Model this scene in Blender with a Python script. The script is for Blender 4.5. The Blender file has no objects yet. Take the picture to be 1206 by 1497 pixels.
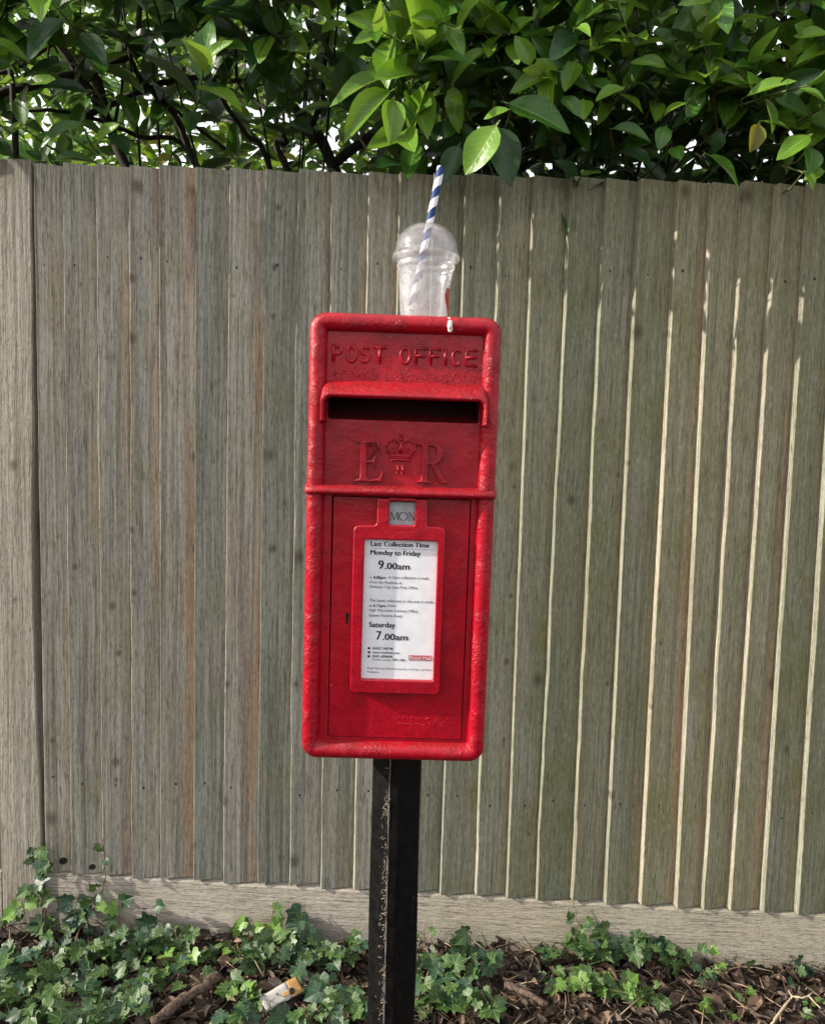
import bpy, math, random
import numpy as np
from mathutils import Vector, Matrix, Quaternion

# ------------------------------------------------------------------ scene, camera, sky, sun
scene = bpy.context.scene
COL = scene.collection
rad = math.radians
rng = random.Random(7)

F_PX, CX, CY = 1150.0, 603.0, 748.5          # photograph 1206 x 1497
PITCH, YAW, ROLL, DIST, CAMH = 0.0945, 0.0388, 0.0323, 1.824, 1.274

def cam_axes():
    r = Vector((math.cos(YAW), math.sin(YAW), 0)); f = Vector((-math.sin(YAW), math.cos(YAW), 0)); u = Vector((0, 0, 1))
    f2 = f * math.cos(PITCH) - u * math.sin(PITCH); u2 = u * math.cos(PITCH) + f * math.sin(PITCH)
    return r * math.cos(ROLL) + u2 * math.sin(ROLL), u2 * math.cos(ROLL) - r * math.sin(ROLL), f2
CR, CU, CF = cam_axes()
CAM = Vector((0, -DIST, CAMH))
cd = bpy.data.cameras.new('camera'); cam = bpy.data.objects.new('camera', cd); COL.objects.link(cam)
M = Matrix.Identity(4)
for i in range(3):
    M[i][0], M[i][1], M[i][2], M[i][3] = CR[i], CU[i], -CF[i], CAM[i]
cam.matrix_world = M
cd.sensor_fit = 'HORIZONTAL'; cd.sensor_width = 36; cd.lens = F_PX / 1206 * 36
cd.clip_start = 0.02; cd.clip_end = 3000
scene.camera = cam

def pt(px, py, y):
    """point seen at a photo pixel on the plane y = const (distance is that of the thing touched)"""
    v = CF * F_PX + CR * (px - CX) - CU * (py - CY)
    return CAM + v * ((y - CAM.y) / v.y)
def ptg(px, py, z=0.0):
    v = CF * F_PX + CR * (px - CX) - CU * (py - CY)
    return CAM + v * ((z - CAM.z) / v.z)
def to_px(p):
    d = Vector(p) - CAM; w = d.dot(CF)
    return CX + F_PX * d.dot(CR) / w, CY - F_PX * d.dot(CU) / w, w

SUN_EL, SUN_AL = rad(26), rad(12)            # elevation, angle in front of the fence plane (from the left)
to_sun = Vector((-math.cos(SUN_AL) * math.cos(SUN_EL), -math.sin(SUN_AL) * math.cos(SUN_EL), math.sin(SUN_EL)))
world = bpy.data.worlds.new('World'); scene.world = world; world.use_nodes = True
wn = world.node_tree.nodes; wl = world.node_tree.links; wn.clear()
sky = wn.new('ShaderNodeTexSky'); sky.sky_type = 'NISHITA'; sky.sun_disc = False
sky.sun_elevation = SUN_EL; sky.sun_rotation = math.atan2(to_sun.x, to_sun.y)
sky.air_density = 1.0; sky.dust_density = 8.0; sky.ozone_density = 1.0
bg = wn.new('ShaderNodeBackground'); bg.inputs[1].default_value = 0.15
wo = wn.new('ShaderNodeOutputWorld'); tcw = wn.new('ShaderNodeTexCoord'); cln = wn.new('ShaderNodeTexNoise'); cln.inputs['Scale'].default_value = 2.6; cln.inputs['Detail'].default_value = 5
wl.new(tcw.outputs['Generated'], cln.inputs['Vector'])
clr = wn.new('ShaderNodeMapRange'); clr.inputs[1].default_value = 0.30; clr.inputs[2].default_value = 0.62; clr.inputs[3].default_value = 0.55; clr.inputs[4].default_value = 0.90; wl.new(cln.outputs[0], clr.inputs[0])
cmx = wn.new('ShaderNodeMix'); cmx.data_type = 'RGBA'; cmx.inputs[7].default_value = (6.6, 6.7, 6.8, 1)       # thin bright cloud all over
wl.new(clr.outputs[0], cmx.inputs[0]); wl.new(sky.outputs[0], cmx.inputs[6]); wl.new(cmx.outputs[2], bg.inputs[0]); wl.new(bg.outputs[0], wo.inputs[0])
sd = bpy.data.lights.new('sun', 'SUN'); sd.energy = 5.0; sd.angle = rad(0.6); sd.color = (1.0, 0.93, 0.80)
sun = bpy.data.objects.new('sun', sd); COL.objects.link(sun); sun.location = (-4, -2, 5)
sun.rotation_euler = (-to_sun).to_track_quat('-Z', 'Y').to_euler()
vs = scene.view_settings
vs.view_transform = 'Standard'; vs.look = 'None'; vs.gamma = 1.0; vs.use_curve_mapping = False; vs.exposure = 0.66

# ------------------------------------------------------------------ helpers: objects
def tag(o, label=None, cat=None, group=None, kind=None):
    if label: o['label'] = label
    if cat: o['category'] = cat
    if group: o['group'] = group
    if kind: o['kind'] = kind
    return o
def empty(name, loc=(0, 0, 0), rz=0.0):
    o = bpy.data.objects.new(name, None); COL.objects.link(o); o.location = loc; o.rotation_euler = (0, 0, rz)
    o.empty_display_size = 0.05
    return o
def mesh(name, v, f, mats, smooth=False, mi=None, uv=None):
    me = bpy.data.meshes.new(name); me.from_pydata([tuple(map(float, p)) for p in v], [], f)
    for m in (mats if isinstance(mats, (list, tuple)) else [mats]): me.materials.append(m)
    if mi is not None: me.polygons.foreach_set('material_index', mi)
    if smooth: me.polygons.foreach_set('use_smooth', [True] * len(me.polygons))
    if uv is not None:
        l = me.uv_layers.new(name='UVMap'); idx = np.zeros(len(me.loops), dtype=np.int32); me.loops.foreach_get('vertex_index', idx)
        l.data.foreach_set('uv', np.asarray(uv, dtype=np.float32)[idx].ravel())
    me.update(); return me
def obj(name, me, parent=None, loc=None, mat=None):
    o = bpy.data.objects.new(name, me); COL.objects.link(o)
    if parent: o.parent = parent
    if loc is not None: o.location = loc
    if mat is not None: o.matrix_basis = mat
    return o
class MB:
    def __init__(s): s.v = []; s.f = []; s.m = []
    def add(s, v, f, m=0):
        b = len(s.v); s.v += [Vector(p) for p in v]; s.f += [tuple(i + b for i in q) for q in f]; s.m += [m] * len(f)
    def box(s, x0, x1, y0, y1, z0, z1, m=0):
        v = [(x, y, z) for z in (z0, z1) for y in (y0, y1) for x in (x0, x1)]
        s.add(v, [(0, 2, 3, 1), (4, 5, 7, 6), (0, 1, 5, 4), (2, 6, 7, 3), (0, 4, 6, 2), (1, 3, 7, 5)], m)
    def tube(s, pts, radii, n=8, m=0, caps=True, squash=None):
        pts = [Vector(p) for p in pts]; k = len(pts)
        if not isinstance(radii, (list, tuple)): radii = [radii] * k
        t0 = (pts[1] - pts[0]).normalized(); a = t0.orthogonal().normalized(); rings = []
        for i, p in enumerate(pts):
            t = (pts[min(i + 1, k - 1)] - pts[max(i - 1, 0)])
            t = t.normalized() if t.length > 1e-9 else t0
            a = (a - t * a.dot(t)); a = a.normalized() if a.length > 1e-6 else t.orthogonal().normalized()
            b = t.cross(a)
            ring = []
            for j in range(n):
                w = 2 * math.pi * j / n; d = a * (math.cos(w) * radii[i]) + b * (math.sin(w) * radii[i])
                if squash: d = Vector((d.x * squash[0], d.y * squash[1], d.z * squash[2]))
                ring.append(p + d)
            rings.append(ring)
        v = [q for r in rings for q in r]
        f = [(i * n + j, i * n + (j + 1) % n, (i + 1) * n + (j + 1) % n, (i + 1) * n + j) for i in range(k - 1) for j in range(n)]
        if caps: f += [tuple(range(n - 1, -1, -1)), tuple((k - 1) * n + j for j in range(n))]
        s.add(v, f, m)
    def ball(s, c, r, m=0, nu=10, nv=6, sc=(1, 1, 1)):
        v = [Vector((c[0], c[1], c[2] - r * sc[2]))]
        for i in range(1, nv):
            t = math.pi * i / nv - math.pi / 2
            for j in range(nu):
                w = 2 * math.pi * j / nu
                v.append(Vector((c[0] + r * sc[0] * math.cos(t) * math.cos(w), c[1] + r * sc[1] * math.cos(t) * math.sin(w), c[2] + r * sc[2] * math.sin(t))))
        v.append(Vector((c[0], c[1], c[2] + r * sc[2]))); N = len(v) - 1; f = []
        for j in range(nu):
            f.append((0, 1 + (j + 1) % nu, 1 + j)); f.append((N, N - nu + j, N - nu + (j + 1) % nu))
            for i in range(nv - 2):
                a = 1 + i * nu
                f.append((a + j, a + (j + 1) % nu, a + nu + (j + 1) % nu, a + nu + j))
        s.add(v, f, m)
    def lathe(s, prof, n=48, m=0, c=(0, 0, 0)):
        v = [Vector((c[0] + r * math.cos(2 * math.pi * j / n), c[1] + r * math.sin(2 * math.pi * j / n), c[2] + z)) for r, z in prof for j in range(n)]
        f = [(i * n + j, i * n + (j + 1) % n, (i + 1) * n + (j + 1) % n, (i + 1) * n + j) for i in range(len(prof) - 1) for j in range(n)]
        s.add(v, f, m)
    def build(s, name, mats, parent=None, smooth=False, loc=None):
        return obj(name, mesh(name, s.v, s.f, mats, smooth, s.m), parent, loc)
DG = None
def curve_mesh(cu, name, mats):
    o = bpy.data.objects.new('tmp', cu); COL.objects.link(o)
    dg = bpy.context.evaluated_depsgraph_get(); dg.update()
    me = bpy.data.meshes.new_from_object(o.evaluated_get(dg)); me.name = name
    bpy.data.objects.remove(o); bpy.data.curves.remove(cu)
    me.materials.clear()
    for m in (mats if isinstance(mats, (list, tuple)) else [mats]): me.materials.append(m)
    return me
def plate(name, loops, yfront, thick, bevel, m, parent, smooth=False):
    """flat plate with holes standing in the local x-z plane; front face at y = yfront, facing -y"""
    cu = bpy.data.curves.new(name, 'CURVE'); cu.dimensions = '2D'; cu.fill_mode = 'BOTH'
    for lp in loops:
        sp = cu.splines.new('POLY'); sp.points.add(len(lp) - 1); sp.use_cyclic_u = True
        for q, (x, z) in zip(sp.points, lp): q.co = (x, z, 0, 1)
    cu.extrude = max(thick / 2 - bevel, 0.00005); cu.bevel_depth = bevel; cu.bevel_resolution = 2; cu.offset = -bevel
    me = curve_mesh(cu, name, m)
    me.transform(Matrix(((1, 0, 0, 0), (0, 0, -1, yfront + thick / 2), (0, 1, 0, 0), (0, 0, 0, 1))))
    if smooth:
        me.polygons.foreach_set('use_smooth', [True] * len(me.polygons))
        me.set_sharp_from_angle(angle=rad(50))
    return obj(name, me, parent)
def rrect(x0, x1, z0, z1, r, n=6):
    out = []
    for cx, cz, a0 in ((x1 - r, z1 - r, 0), (x0 + r, z1 - r, 90), (x0 + r, z0 + r, 180), (x1 - r, z0 + r, 270)):
        for i in range(n + 1):
            a = rad(a0 + 90 * i / n); out.append((cx + r * math.cos(a), cz + r * math.sin(a)))
    return out
def text(name, s, u0, u1, zc, y, m, parent, bold=0.0, box=None):
    """printed line: left end u0, right end u1, middle of the small letters at height zc (or box = bottom, top); bold = strokes thickened sideways"""
    cu = bpy.data.curves.new(name, 'FONT'); cu.body = s; cu.size = 1.0; cu.resolution_u = 3
    me = curve_mesh(cu, name, m)
    n = len(me.vertices); co = np.zeros(n * 3); me.vertices.foreach_get('co', co); co = co.reshape(-1, 3)
    fs = [tuple(p.vertices) for p in me.polygons]
    x0, x1 = co[:, 0].min(), co[:, 0].max(); sc = (u1 - u0) / (x1 - x0 + 2 * bold)
    if box: zz = box[0] + (co[:, 1] - co[:, 1].min()) * (box[1] - box[0]) / (co[:, 1].max() - co[:, 1].min())
    else: zz = zc + (co[:, 1] - 0.30) * sc
    V = []; Fc = []
    for k, dx in enumerate((0.0,) if not bold else (-bold, 0.0, bold)):
        V.append(np.stack([u0 + (co[:, 0] - x0 + bold + dx) * sc, np.full(n, y - 0.00002 * k), zz], 1)); Fc += [tuple(i + n * k for i in f) for f in fs]
    bpy.data.meshes.remove(me)
    return obj(name, mesh(name, np.concatenate(V), Fc, m), parent)

# ------------------------------------------------------------------ helpers: materials
class NT:
    def __init__(s, name):
        s.mat = bpy.data.materials.new(name); s.mat.use_nodes = True; s.t = s.mat.node_tree; s.n = s.t.nodes; s.l = s.t.links
        s.b = s.n['Principled BSDF']; s.o = s.n['Material Output']
    def put(s, sock, v):
        if hasattr(v, 'is_linked') or isinstance(v, bpy.types.NodeSocket): s.l.new(v, sock)
        elif isinstance(v, (tuple, list)) and len(v) == 3 and sock.type == 'RGBA': sock.default_value = (*v, 1)
        else: sock.default_value = v
    def math(s, op, a, b=0.0, c=0.0, clamp=False):
        n = s.n.new('ShaderNodeMath'); n.operation = op; n.use_clamp = clamp
        s.put(n.inputs[0], a); s.put(n.inputs[1], b); s.put(n.inputs[2], c); return n.outputs[0]
    def mix(s, f, a, b, mode='MIX'):
        n = s.n.new('ShaderNodeMix'); n.data_type = 'RGBA'; n.blend_type = mode
        s.put(n.inputs[0], f); s.put(n.inputs[6], a); s.put(n.inputs[7], b); return n.outputs[2]
    def coord(s, which='Object'): return s.n.new('ShaderNodeTexCoord').outputs[which]
    def mapv(s, v, scale, loc=(0, 0, 0)):
        n = s.n.new('ShaderNodeMapping'); s.l.new(v, n.inputs[0]); s.put(n.inputs['Scale'], scale); s.put(n.inputs['Location'], loc); return n.outputs[0]
    def addv(s, a, b):
        n = s.n.new('ShaderNodeVectorMath'); n.operation = 'ADD'; s.put(n.inputs[0], a); s.put(n.inputs[1], b); return n.outputs[0]
    def noise(s, v, sc=1.0, det=4, ro=0.5, dist=0.0):
        n = s.n.new('ShaderNodeTexNoise'); s.l.new(v, n.inputs['Vector']); n.inputs['Scale'].default_value = sc
        n.inputs['Detail'].default_value = det; n.inputs['Roughness'].default_value = ro; n.inputs['Distortion'].default_value = dist; return n.outputs[0]
    def ramp(s, f, a, b, lo=0.0, hi=1.0):
        n = s.n.new('ShaderNodeMapRange'); n.interpolation_type = 'SMOOTHSTEP'
        s.put(n.inputs[0], f); n.inputs[1].default_value = a; n.inputs[2].default_value = b; n.inputs[3].default_value = lo; n.inputs[4].default_value = hi; return n.outputs[0]
    def bump(s, h, strength, dist=0.001, prev=None):
        n = s.n.new('ShaderNodeBump'); n.inputs['Strength'].default_value = strength; n.inputs['Distance'].default_value = dist
        s.l.new(h, n.inputs['Height'])
        if prev: s.l.new(prev, n.inputs['Normal'])
        return n.outputs[0]
    def sep(s, v):
        n = s.n.new('ShaderNodeSeparateXYZ'); s.l.new(v, n.inputs[0]); return n.outputs
    def rnd(s): return s.n.new('ShaderNodeObjectInfo').outputs['Random']
    def done(s, col=None, rough=None, nor=None, spec=None, **k):
        if col is not None: s.put(s.b.inputs['Base Color'], col)
        if rough is not None: s.put(s.b.inputs['Roughness'], rough)
        if nor is not None: s.l.new(nor, s.b.inputs['Normal'])
        if spec is not None: s.b.inputs['Specular IOR Level'].default_value = spec
        for a, b in k.items(): s.put(s.b.inputs[a.replace('_', ' ')], b)
        return s.mat

def wood(name, axis='z', grey=0.0, stain=True, light=1.0, film=1.0):
    t = NT(name); co = t.coord(); r = t.rnd()
    n = t.n.new('ShaderNodeCombineXYZ'); t.put(n.inputs[0], t.math('MULTIPLY', r, 37.0)); t.put(n.inputs[1], t.math('MULTIPLY', r, 91.0)); t.put(n.inputs[2], t.math('MULTIPLY', r, 53.0))
    v = t.addv(co, n.outputs[0])
    def S(a, b): return (a, a, b) if axis == 'z' else (b, a, a)
    # slow meander so that the growth rings are not ruled lines
    warp = t.noise(t.mapv(v, S(9, 1.3)), 1, 2)
    wv = t.n.new('ShaderNodeCombineXYZ')
    wsh = t.math('MULTIPLY', t.math('SUBTRACT', warp, 0.5), 0.022)
    t.put(wv.inputs[0 if axis == 'z' else 2], wsh)
    v2 = t.addv(v, wv.outputs[0])
    grain = t.noise(t.mapv(v2, S(150, 2.2)), 1, 5, 0.6, 0.2)
    rings = t.noise(t.mapv(v2, S(62, 0.7)), 1, 3, 0.55)
    fine = t.noise(t.mapv(v2, S(620, 42)), 1, 3, 0.7)
    saw = t.noise(t.mapv(v, S(40, 330) if axis == 'z' else (330, 40, 40)), 1, 2, 0.5)
    blot = t.noise(v, 5.5, 4, 0.6)
    blot2 = t.noise(t.mapv(v, S(14, 2.5)), 1, 4, 0.6)
    mott = t.noise(t.mapv(v, S(170, 60)), 1, 4, 0.7)
    L = light
    c = t.mix(t.ramp(grain, 0.34, 0.66), (0.248 * L, 0.244 * L, 0.214 * L), (0.462 * L, 0.448 * L, 0.402 * L))
    dash = t.noise(t.mapv(v2, S(330, 16)), 1, 4, 0.65)
    c = t.mix(t.ramp(rings, 0.54, 0.70, 0, 0.55), c, (0.115 * L, 0.102 * L, 0.084 * L))
    wx = t.sep(t.n.new('ShaderNodeNewGeometry').outputs['Position'])[0]
    alg = t.math('ADD', t.ramp(blot, 0.46, 0.72, 0, 0.34 * film), t.math('MULTIPLY', t.ramp(wx, -0.45, 0.40, 0, 0.72 * film), t.ramp(blot2, 0.25, 0.6, 0.5, 1)), clamp=True)
    c = t.mix(alg, c, (0.218 * L, 0.222 * L, 0.112 * L))       # green algae film
    c = t.mix(t.ramp(blot2, 0.50, 0.78, 0, 0.40), c, (0.40 * L, 0.300 * L, 0.235 * L))         # pinkish bare wood
    if stain:
        sx = t.sep(co)[0]
        m = t.math('MULTIPLY', t.ramp(sx, 0.036, 0.066), t.ramp(t.noise(t.mapv(v, (22, 22, 1.6)), 1, 3), 0.38, 0.62, 0, 0.75))
        m = t.math('MULTIPLY', m, t.ramp(r, 0.15, 0.8))
        c = t.mix(m, c, (0.36 * L, 0.225 * L, 0.135 * L))                                        # orange resin side of the board
    if grey: c = t.mix(grey, c, (0.44, 0.405, 0.375))
    c = t.mix(t.ramp(mott, 0.50, 0.72, 0, 0.50), c, (0.10 * L, 0.094 * L, 0.074 * L)); c = t.mix(t.ramp(mott, 0.30, 0.47, 0.48, 0), c, (0.46 * L, 0.44 * L, 0.39 * L))
    c = t.mix(t.ramp(dash, 0.53, 0.66, 0, 0.72), c, (0.095, 0.086, 0.068))
    c = t.mix(t.ramp(fine, 0.54, 0.69, 0, 0.58), c, (0.080, 0.072, 0.058))
    # knots
    vo = t.n.new('ShaderNodeTexVoronoi'); vo.voronoi_dimensions = '2D'; kx = t.n.new('ShaderNodeCombineXYZ'); ks = t.sep(v2); t.put(kx.inputs[0], t.math('MULTIPLY', ks[0], 11.0 if axis == 'z' else 5.0)); t.put(kx.inputs[1], t.math('MULTIPLY', ks[2], 8.0)); t.l.new(kx.outputs[0], vo.inputs['Vector']); vo.inputs['Scale'].default_value = 1.0; vo.inputs['Randomness'].default_value = 1.0
    kn = t.ramp(t.math('ADD', t.math('MULTIPLY', vo.outputs['Distance'], t.ramp(t.sep(vo.outputs['Color'])[1], 0.0, 1.0, 0.75, 2.2)), t.math('MULTIPLY', t.math('SUBTRACT', mott, 0.5), 0.22)), 0.02, 0.17, 1, 0)
    gate = t.ramp(t.sep(vo.outputs['Color'])[0], 0.80, 0.86)
    kd = t.math('MULTIPLY', kn, gate)
    ringk = t.math('SINE', t.math('MULTIPLY', vo.outputs['Distance'], 140.0))
    c = t.mix(t.math('MULTIPLY', kd, t.ramp(ringk, -0.4, 0.9, 0.55, 0.95)), c, (0.075, 0.054, 0.036))
    c = t.mix(1.0, c, t.mix(t.ramp(r, 0.0, 1.0), (0.76, 0.79, 0.74), (1.10, 1.05, 1.00)), 'MULTIPLY')
    drip = t.math('MULTIPLY', t.ramp(t.noise(t.mapv(v, S(48, 0.55)), 1, 3, 0.6), 0.56, 0.72, 0, 0.5), film if stain else 0.0)
    c = t.mix(drip, c, (0.115, 0.112, 0.078))
    h = t.math('ADD', t.math('MULTIPLY', grain, 0.8), t.math('MULTIPLY', fine, 0.7))
    h = t.math('ADD', h, t.math('MULTIPLY', rings, -0.8)); h = t.math('ADD', h, t.math('MULTIPLY', saw, 0.35)); h = t.math('SUBTRACT', h, t.math('MULTIPLY', dash, 1.0)); h = t.math('SUBTRACT', h, t.math('MULTIPLY', mott, 1.1))
    return t.done(c, 0.88, t.bump(h, 1.0, 0.0022), 0.25)

def red_paint(name, base=(0.375, 0.0010, 0.0130), lump=1.0, dust=0.0, dirt=0.35):
    t = NT(name); co = t.coord()
    n1 = t.noise(co, 55, 3, 0.5); n2 = t.noise(co, 420, 3, 0.55); n3 = t.noise(co, 1400, 2, 0.5)
    patch = t.ramp(t.noise(co, 26, 3, 0.6), 0.42, 0.68)
    c = t.mix(t.ramp(n1, 0.35, 0.7), base, tuple(x * 0.80 for x in base))
    c = t.mix(t.ramp(t.noise(co, 9, 4, 0.65), 0.40, 0.68, 0, dirt), c, (0.135, 0.004, 0.010))      # old grimy film in large patches
    c = t.mix(t.ramp(t.noise(t.mapv(co, (70, 70, 7)), 1, 4, 0.6), 0.56, 0.70, 0, dirt * 0.8), c, (0.15, 0.006, 0.010))   # rain streaks
    grime = t.ramp(t.noise(co, 130, 5, 0.7), 0.60, 0.76, 0, 0.5)
    c = t.mix(grime, c, (0.16, 0.02, 0.018))
    g = t.n.new('ShaderNodeNewGeometry'); nz = t.sep(g.outputs['Normal'])[2]
    dm = t.math('MULTIPLY', t.ramp(nz, 0.25, 0.85), t.ramp(t.noise(co, 300, 4, 0.7), 0.42, 0.66, 0.03, 0.42 + dust))
    c = t.mix(dm, c, (0.24, 0.055, 0.042))
    chips = t.ramp(t.noise(co, 210, 2, 0.5), 0.755, 0.775, 0, 0.7)
    c = t.mix(chips, c, (0.50, 0.14, 0.13))
    h = t.math('ADD', t.math('MULTIPLY', n2, t.math('ADD', t.math('MULTIPLY', patch, 1.5), 0.12)), t.math('MULTIPLY', n3, 0.2))
    nb = t.bump(n1, 0.25 * lump, 0.004)
    nb = t.bump(h, 0.62 * lump, 0.0020, nb)
    return t.done(c, t.ramp(n2, 0.3, 0.7, 0.20, 0.40), nb, 0.36)

def simple(name, col, rough=0.6, var=0.25, sc=40, bump=0.0, spec=0.4, **k):
    t = NT(name); co = t.coord(); n = t.noise(co, sc, 4, 0.6)
    c = t.mix(t.ramp(n, 0.3, 0.7), tuple(x * (1 - var) for x in col), tuple(min(1, x * (1 + var)) for x in col))
    return t.done(c, rough, t.bump(n, bump, 0.002) if bump else None, spec, **k)

def leaf_mat(name, col, col2, vein, back, trans=0.30, rough=0.31, ivy=False):
    """u across (-1..1 mapped 0..1), v along the blade; midrib and side veins are the blade's own pale lines"""
    t = NT(name); uv = t.n.new('ShaderNodeUVMap').outputs[0]; s = t.sep(uv)
    x = t.math('MULTIPLY', t.math('SUBTRACT', s[0], 0.5), 2.0); y = s[1]
    ax = t.math('ABSOLUTE', x)
    r = t.rnd(); g = t.n.new('ShaderNodeNewGeometry')
    pos = g.outputs['Position']
    n = t.noise(pos, 23, 3, 0.6)
    c = t.mix(t.ramp(n, 0.3, 0.72), col, col2)
    c = t.mix(t.ramp(r, 0.0, 1.0, 0, 0.30), c, tuple(a * 1.35 for a in col2))
    if ivy:
        vm = None
        for ang in (0, 42, -42, 88, -88, 128, -128):
            a = rad(ang); dx, dy = math.sin(a), math.cos(a)
            yy = t.math('SUBTRACT', y, 0.24)
            along = t.math('ADD', t.math('MULTIPLY', x, dx * 0.5), t.math('MULTIPLY', yy, dy))
            off = t.math('ABSOLUTE', t.math('SUBTRACT', t.math('MULTIPLY', x, dy * 0.5), t.math('MULTIPLY', yy, dx)))
            k = t.math('MULTIPLY', t.ramp(off, 0.008, 0.024, 1, 0), t.ramp(along, 0.0, 0.02))
            vm = k if vm is None else t.math('MAXIMUM', vm, k)
        net = t.n.new('ShaderNodeTexVoronoi'); net.feature = 'DISTANCE_TO_EDGE'; t.l.new(uv, net.inputs['Vector']); net.inputs['Scale'].default_value = 13
        vm = t.math('MAXIMUM', vm, t.ramp(net.outputs['Distance'], 0.0, 0.06, 0.28, 0))
        vm = t.math('MULTIPLY', vm, 0.62)
    else:
        mid = t.ramp(ax, 0.02, 0.085, 1, 0)
        ph = t.math('SUBTRACT', t.math('MULTIPLY', y, 8.0), t.math('MULTIPLY', ax, 2.2))
        fr = t.math('ABSOLUTE', t.math('SUBTRACT', t.math('FRACT', ph), 0.5))
        side = t.ramp(fr, 0.0, 0.10, 0.42, 0)
        vm = t.math('MAXIMUM', t.math('MULTIPLY', mid, 0.75), side)
    c = t.mix(vm, c, vein)
    c = t.mix(t.ramp(t.noise(pos, 160, 3, 0.6), 0.70, 0.80, 0, 0.5), c, tuple(a * 0.4 + 0.02 for a in col))
    cb = t.mix(t.ramp(vm, 0, 1, 0, 0.5), back, vein)
    c = t.mix(g.outputs['Backfacing'], c, cb)
    t.put(t.b.inputs['Base Color'], c); t.b.inputs['Roughness'].default_value = rough; t.b.inputs['Specular IOR Level'].default_value = 0.44
    nb = t.bump(vm, 0.35, -0.0012); nb = t.bump(n, 0.4, 0.004, nb); t.l.new(nb, t.b.inputs['Normal'])
    tr = t.n.new('ShaderNodeBsdfTranslucent'); t.put(tr.inputs[0], t.mix(0.5, c, tuple(min(1, a * 1.9) for a in (col2[0] * 1.25, col2[1], col2[2] * 0.4))))
    mx = t.n.new('ShaderNodeMixShader'); mx.inputs[0].default_value = trans
    t.l.new(t.b.outputs[0], mx.inputs[1]); t.l.new(tr.outputs[0], mx.inputs[2]); t.l.new(mx.outputs[0], t.o.inputs[0])
    return t.mat

M_BOARD = wood('weathered_fence_board'); M_POST = wood('weathered_fence_post', stain=False, light=0.70, film=0.5)
M_EDGE = wood('board_edge_wood', stain=False, light=0.98, film=0.25)  # board wood with little green film, for the thick left edges
M_GRAVEL = wood('weathered_gravel_board', axis='x', grey=0.5, stain=False, light=0.9)
M_RAIL = wood('fence_rail_wood', axis='x', stain=False)
M_NAIL = simple('rusted_nail', (0.028, 0.022, 0.018), 0.7)
M_HOLE = simple('knot_hole_dark', (0.015, 0.012, 0.010), 0.9)
M_RED = red_paint('red_gloss_paint', lump=0.42, dirt=0.6); M_RED_ROUGH = red_paint('red_lumpy_paint', lump=1.25, dust=0.10, dirt=0.45)
M_RED_SMOOTH = red_paint('red_door_paint', lump=0.32)
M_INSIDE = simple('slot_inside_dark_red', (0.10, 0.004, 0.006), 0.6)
M_GAP = simple('gap_dark', (0.010, 0.004, 0.004), 0.8)
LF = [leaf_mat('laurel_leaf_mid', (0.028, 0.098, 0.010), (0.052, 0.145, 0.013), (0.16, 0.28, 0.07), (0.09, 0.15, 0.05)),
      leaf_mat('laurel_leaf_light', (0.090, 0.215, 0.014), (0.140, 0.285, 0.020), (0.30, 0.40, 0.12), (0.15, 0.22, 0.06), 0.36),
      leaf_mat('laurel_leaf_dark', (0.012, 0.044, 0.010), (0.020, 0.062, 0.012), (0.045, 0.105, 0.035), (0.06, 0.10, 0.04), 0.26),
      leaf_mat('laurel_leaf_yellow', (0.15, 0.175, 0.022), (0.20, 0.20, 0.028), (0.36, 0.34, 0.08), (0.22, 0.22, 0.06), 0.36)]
IV = [leaf_mat('ivy_leaf_mid', (0.020, 0.055, 0.014), (0.042, 0.090, 0.019), (0.18, 0.25, 0.10), (0.08, 0.13, 0.05), 0.14, 0.42, True),
      leaf_mat('ivy_leaf_dark', (0.010, 0.036, 0.017), (0.018, 0.054, 0.021), (0.09, 0.15, 0.08), (0.06, 0.10, 0.05), 0.10, 0.42, True),
      leaf_mat('ivy_leaf_young', (0.085, 0.19, 0.026), (0.12, 0.24, 0.034), (0.26, 0.36, 0.12), (0.14, 0.22, 0.07), 0.3, 0.42, True)]
M_BARK = simple('dark_branch_bark', (0.028, 0.022, 0.017), 0.85, 0.4, 60, 0.5)
M_TWIG = simple('green_twig', (0.10, 0.11, 0.045), 0.7, 0.3, 60)
M_IVYSTEM = simple('ivy_stem', (0.15, 0.105, 0.065), 0.8, 0.3, 90)

# ------------------------------------------------------------------ ground
def ground_z(x, y):
    return 0.012 + 0.010 * math.sin(3.1 * x + 0.7) * math.cos(4.3 * y) + 0.006 * math.sin(9 * x + 5 * y)
t = NT('soil'); co = t.coord()
n = t.noise(co, 14, 6, 0.65); n2 = t.noise(co, 120, 4, 0.7)
c = t.mix(t.ramp(n, 0.3, 0.7), (0.030, 0.021, 0.015), (0.075, 0.052, 0.036)); c = t.mix(t.ramp(n2, 0.5, 0.75, 0, 0.6), c, (0.14, 0.10, 0.07))
M_SOIL = t.done(c, 0.95, t.bump(t.math('ADD', n, n2), 1.0, 0.012), 0.2)
xs = [-600, -60, -8, -3] + [-1.6 + 0.05 * i for i in range(65)] + [3, 8, 60, 600]
ys = [-600, -60, -8, -3] + [-1.5 + 0.05 * i for i in range(43)] + [2, 5, 60, 1500]
gv = [(x, y, ground_z(x, y) if abs(x) < 1.7 and abs(y) < 1.6 else 0.0) for y in ys for x in xs]
gf = [(j * len(xs) + i, j * len(xs) + i + 1, (j + 1) * len(xs) + i + 1, (j + 1) * len(xs) + i) for j in range(len(ys) - 1) for i in range(len(xs) - 1)]
tag(obj('ground', mesh('ground', gv, gf, M_SOIL, True)), kind='structure')

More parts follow.
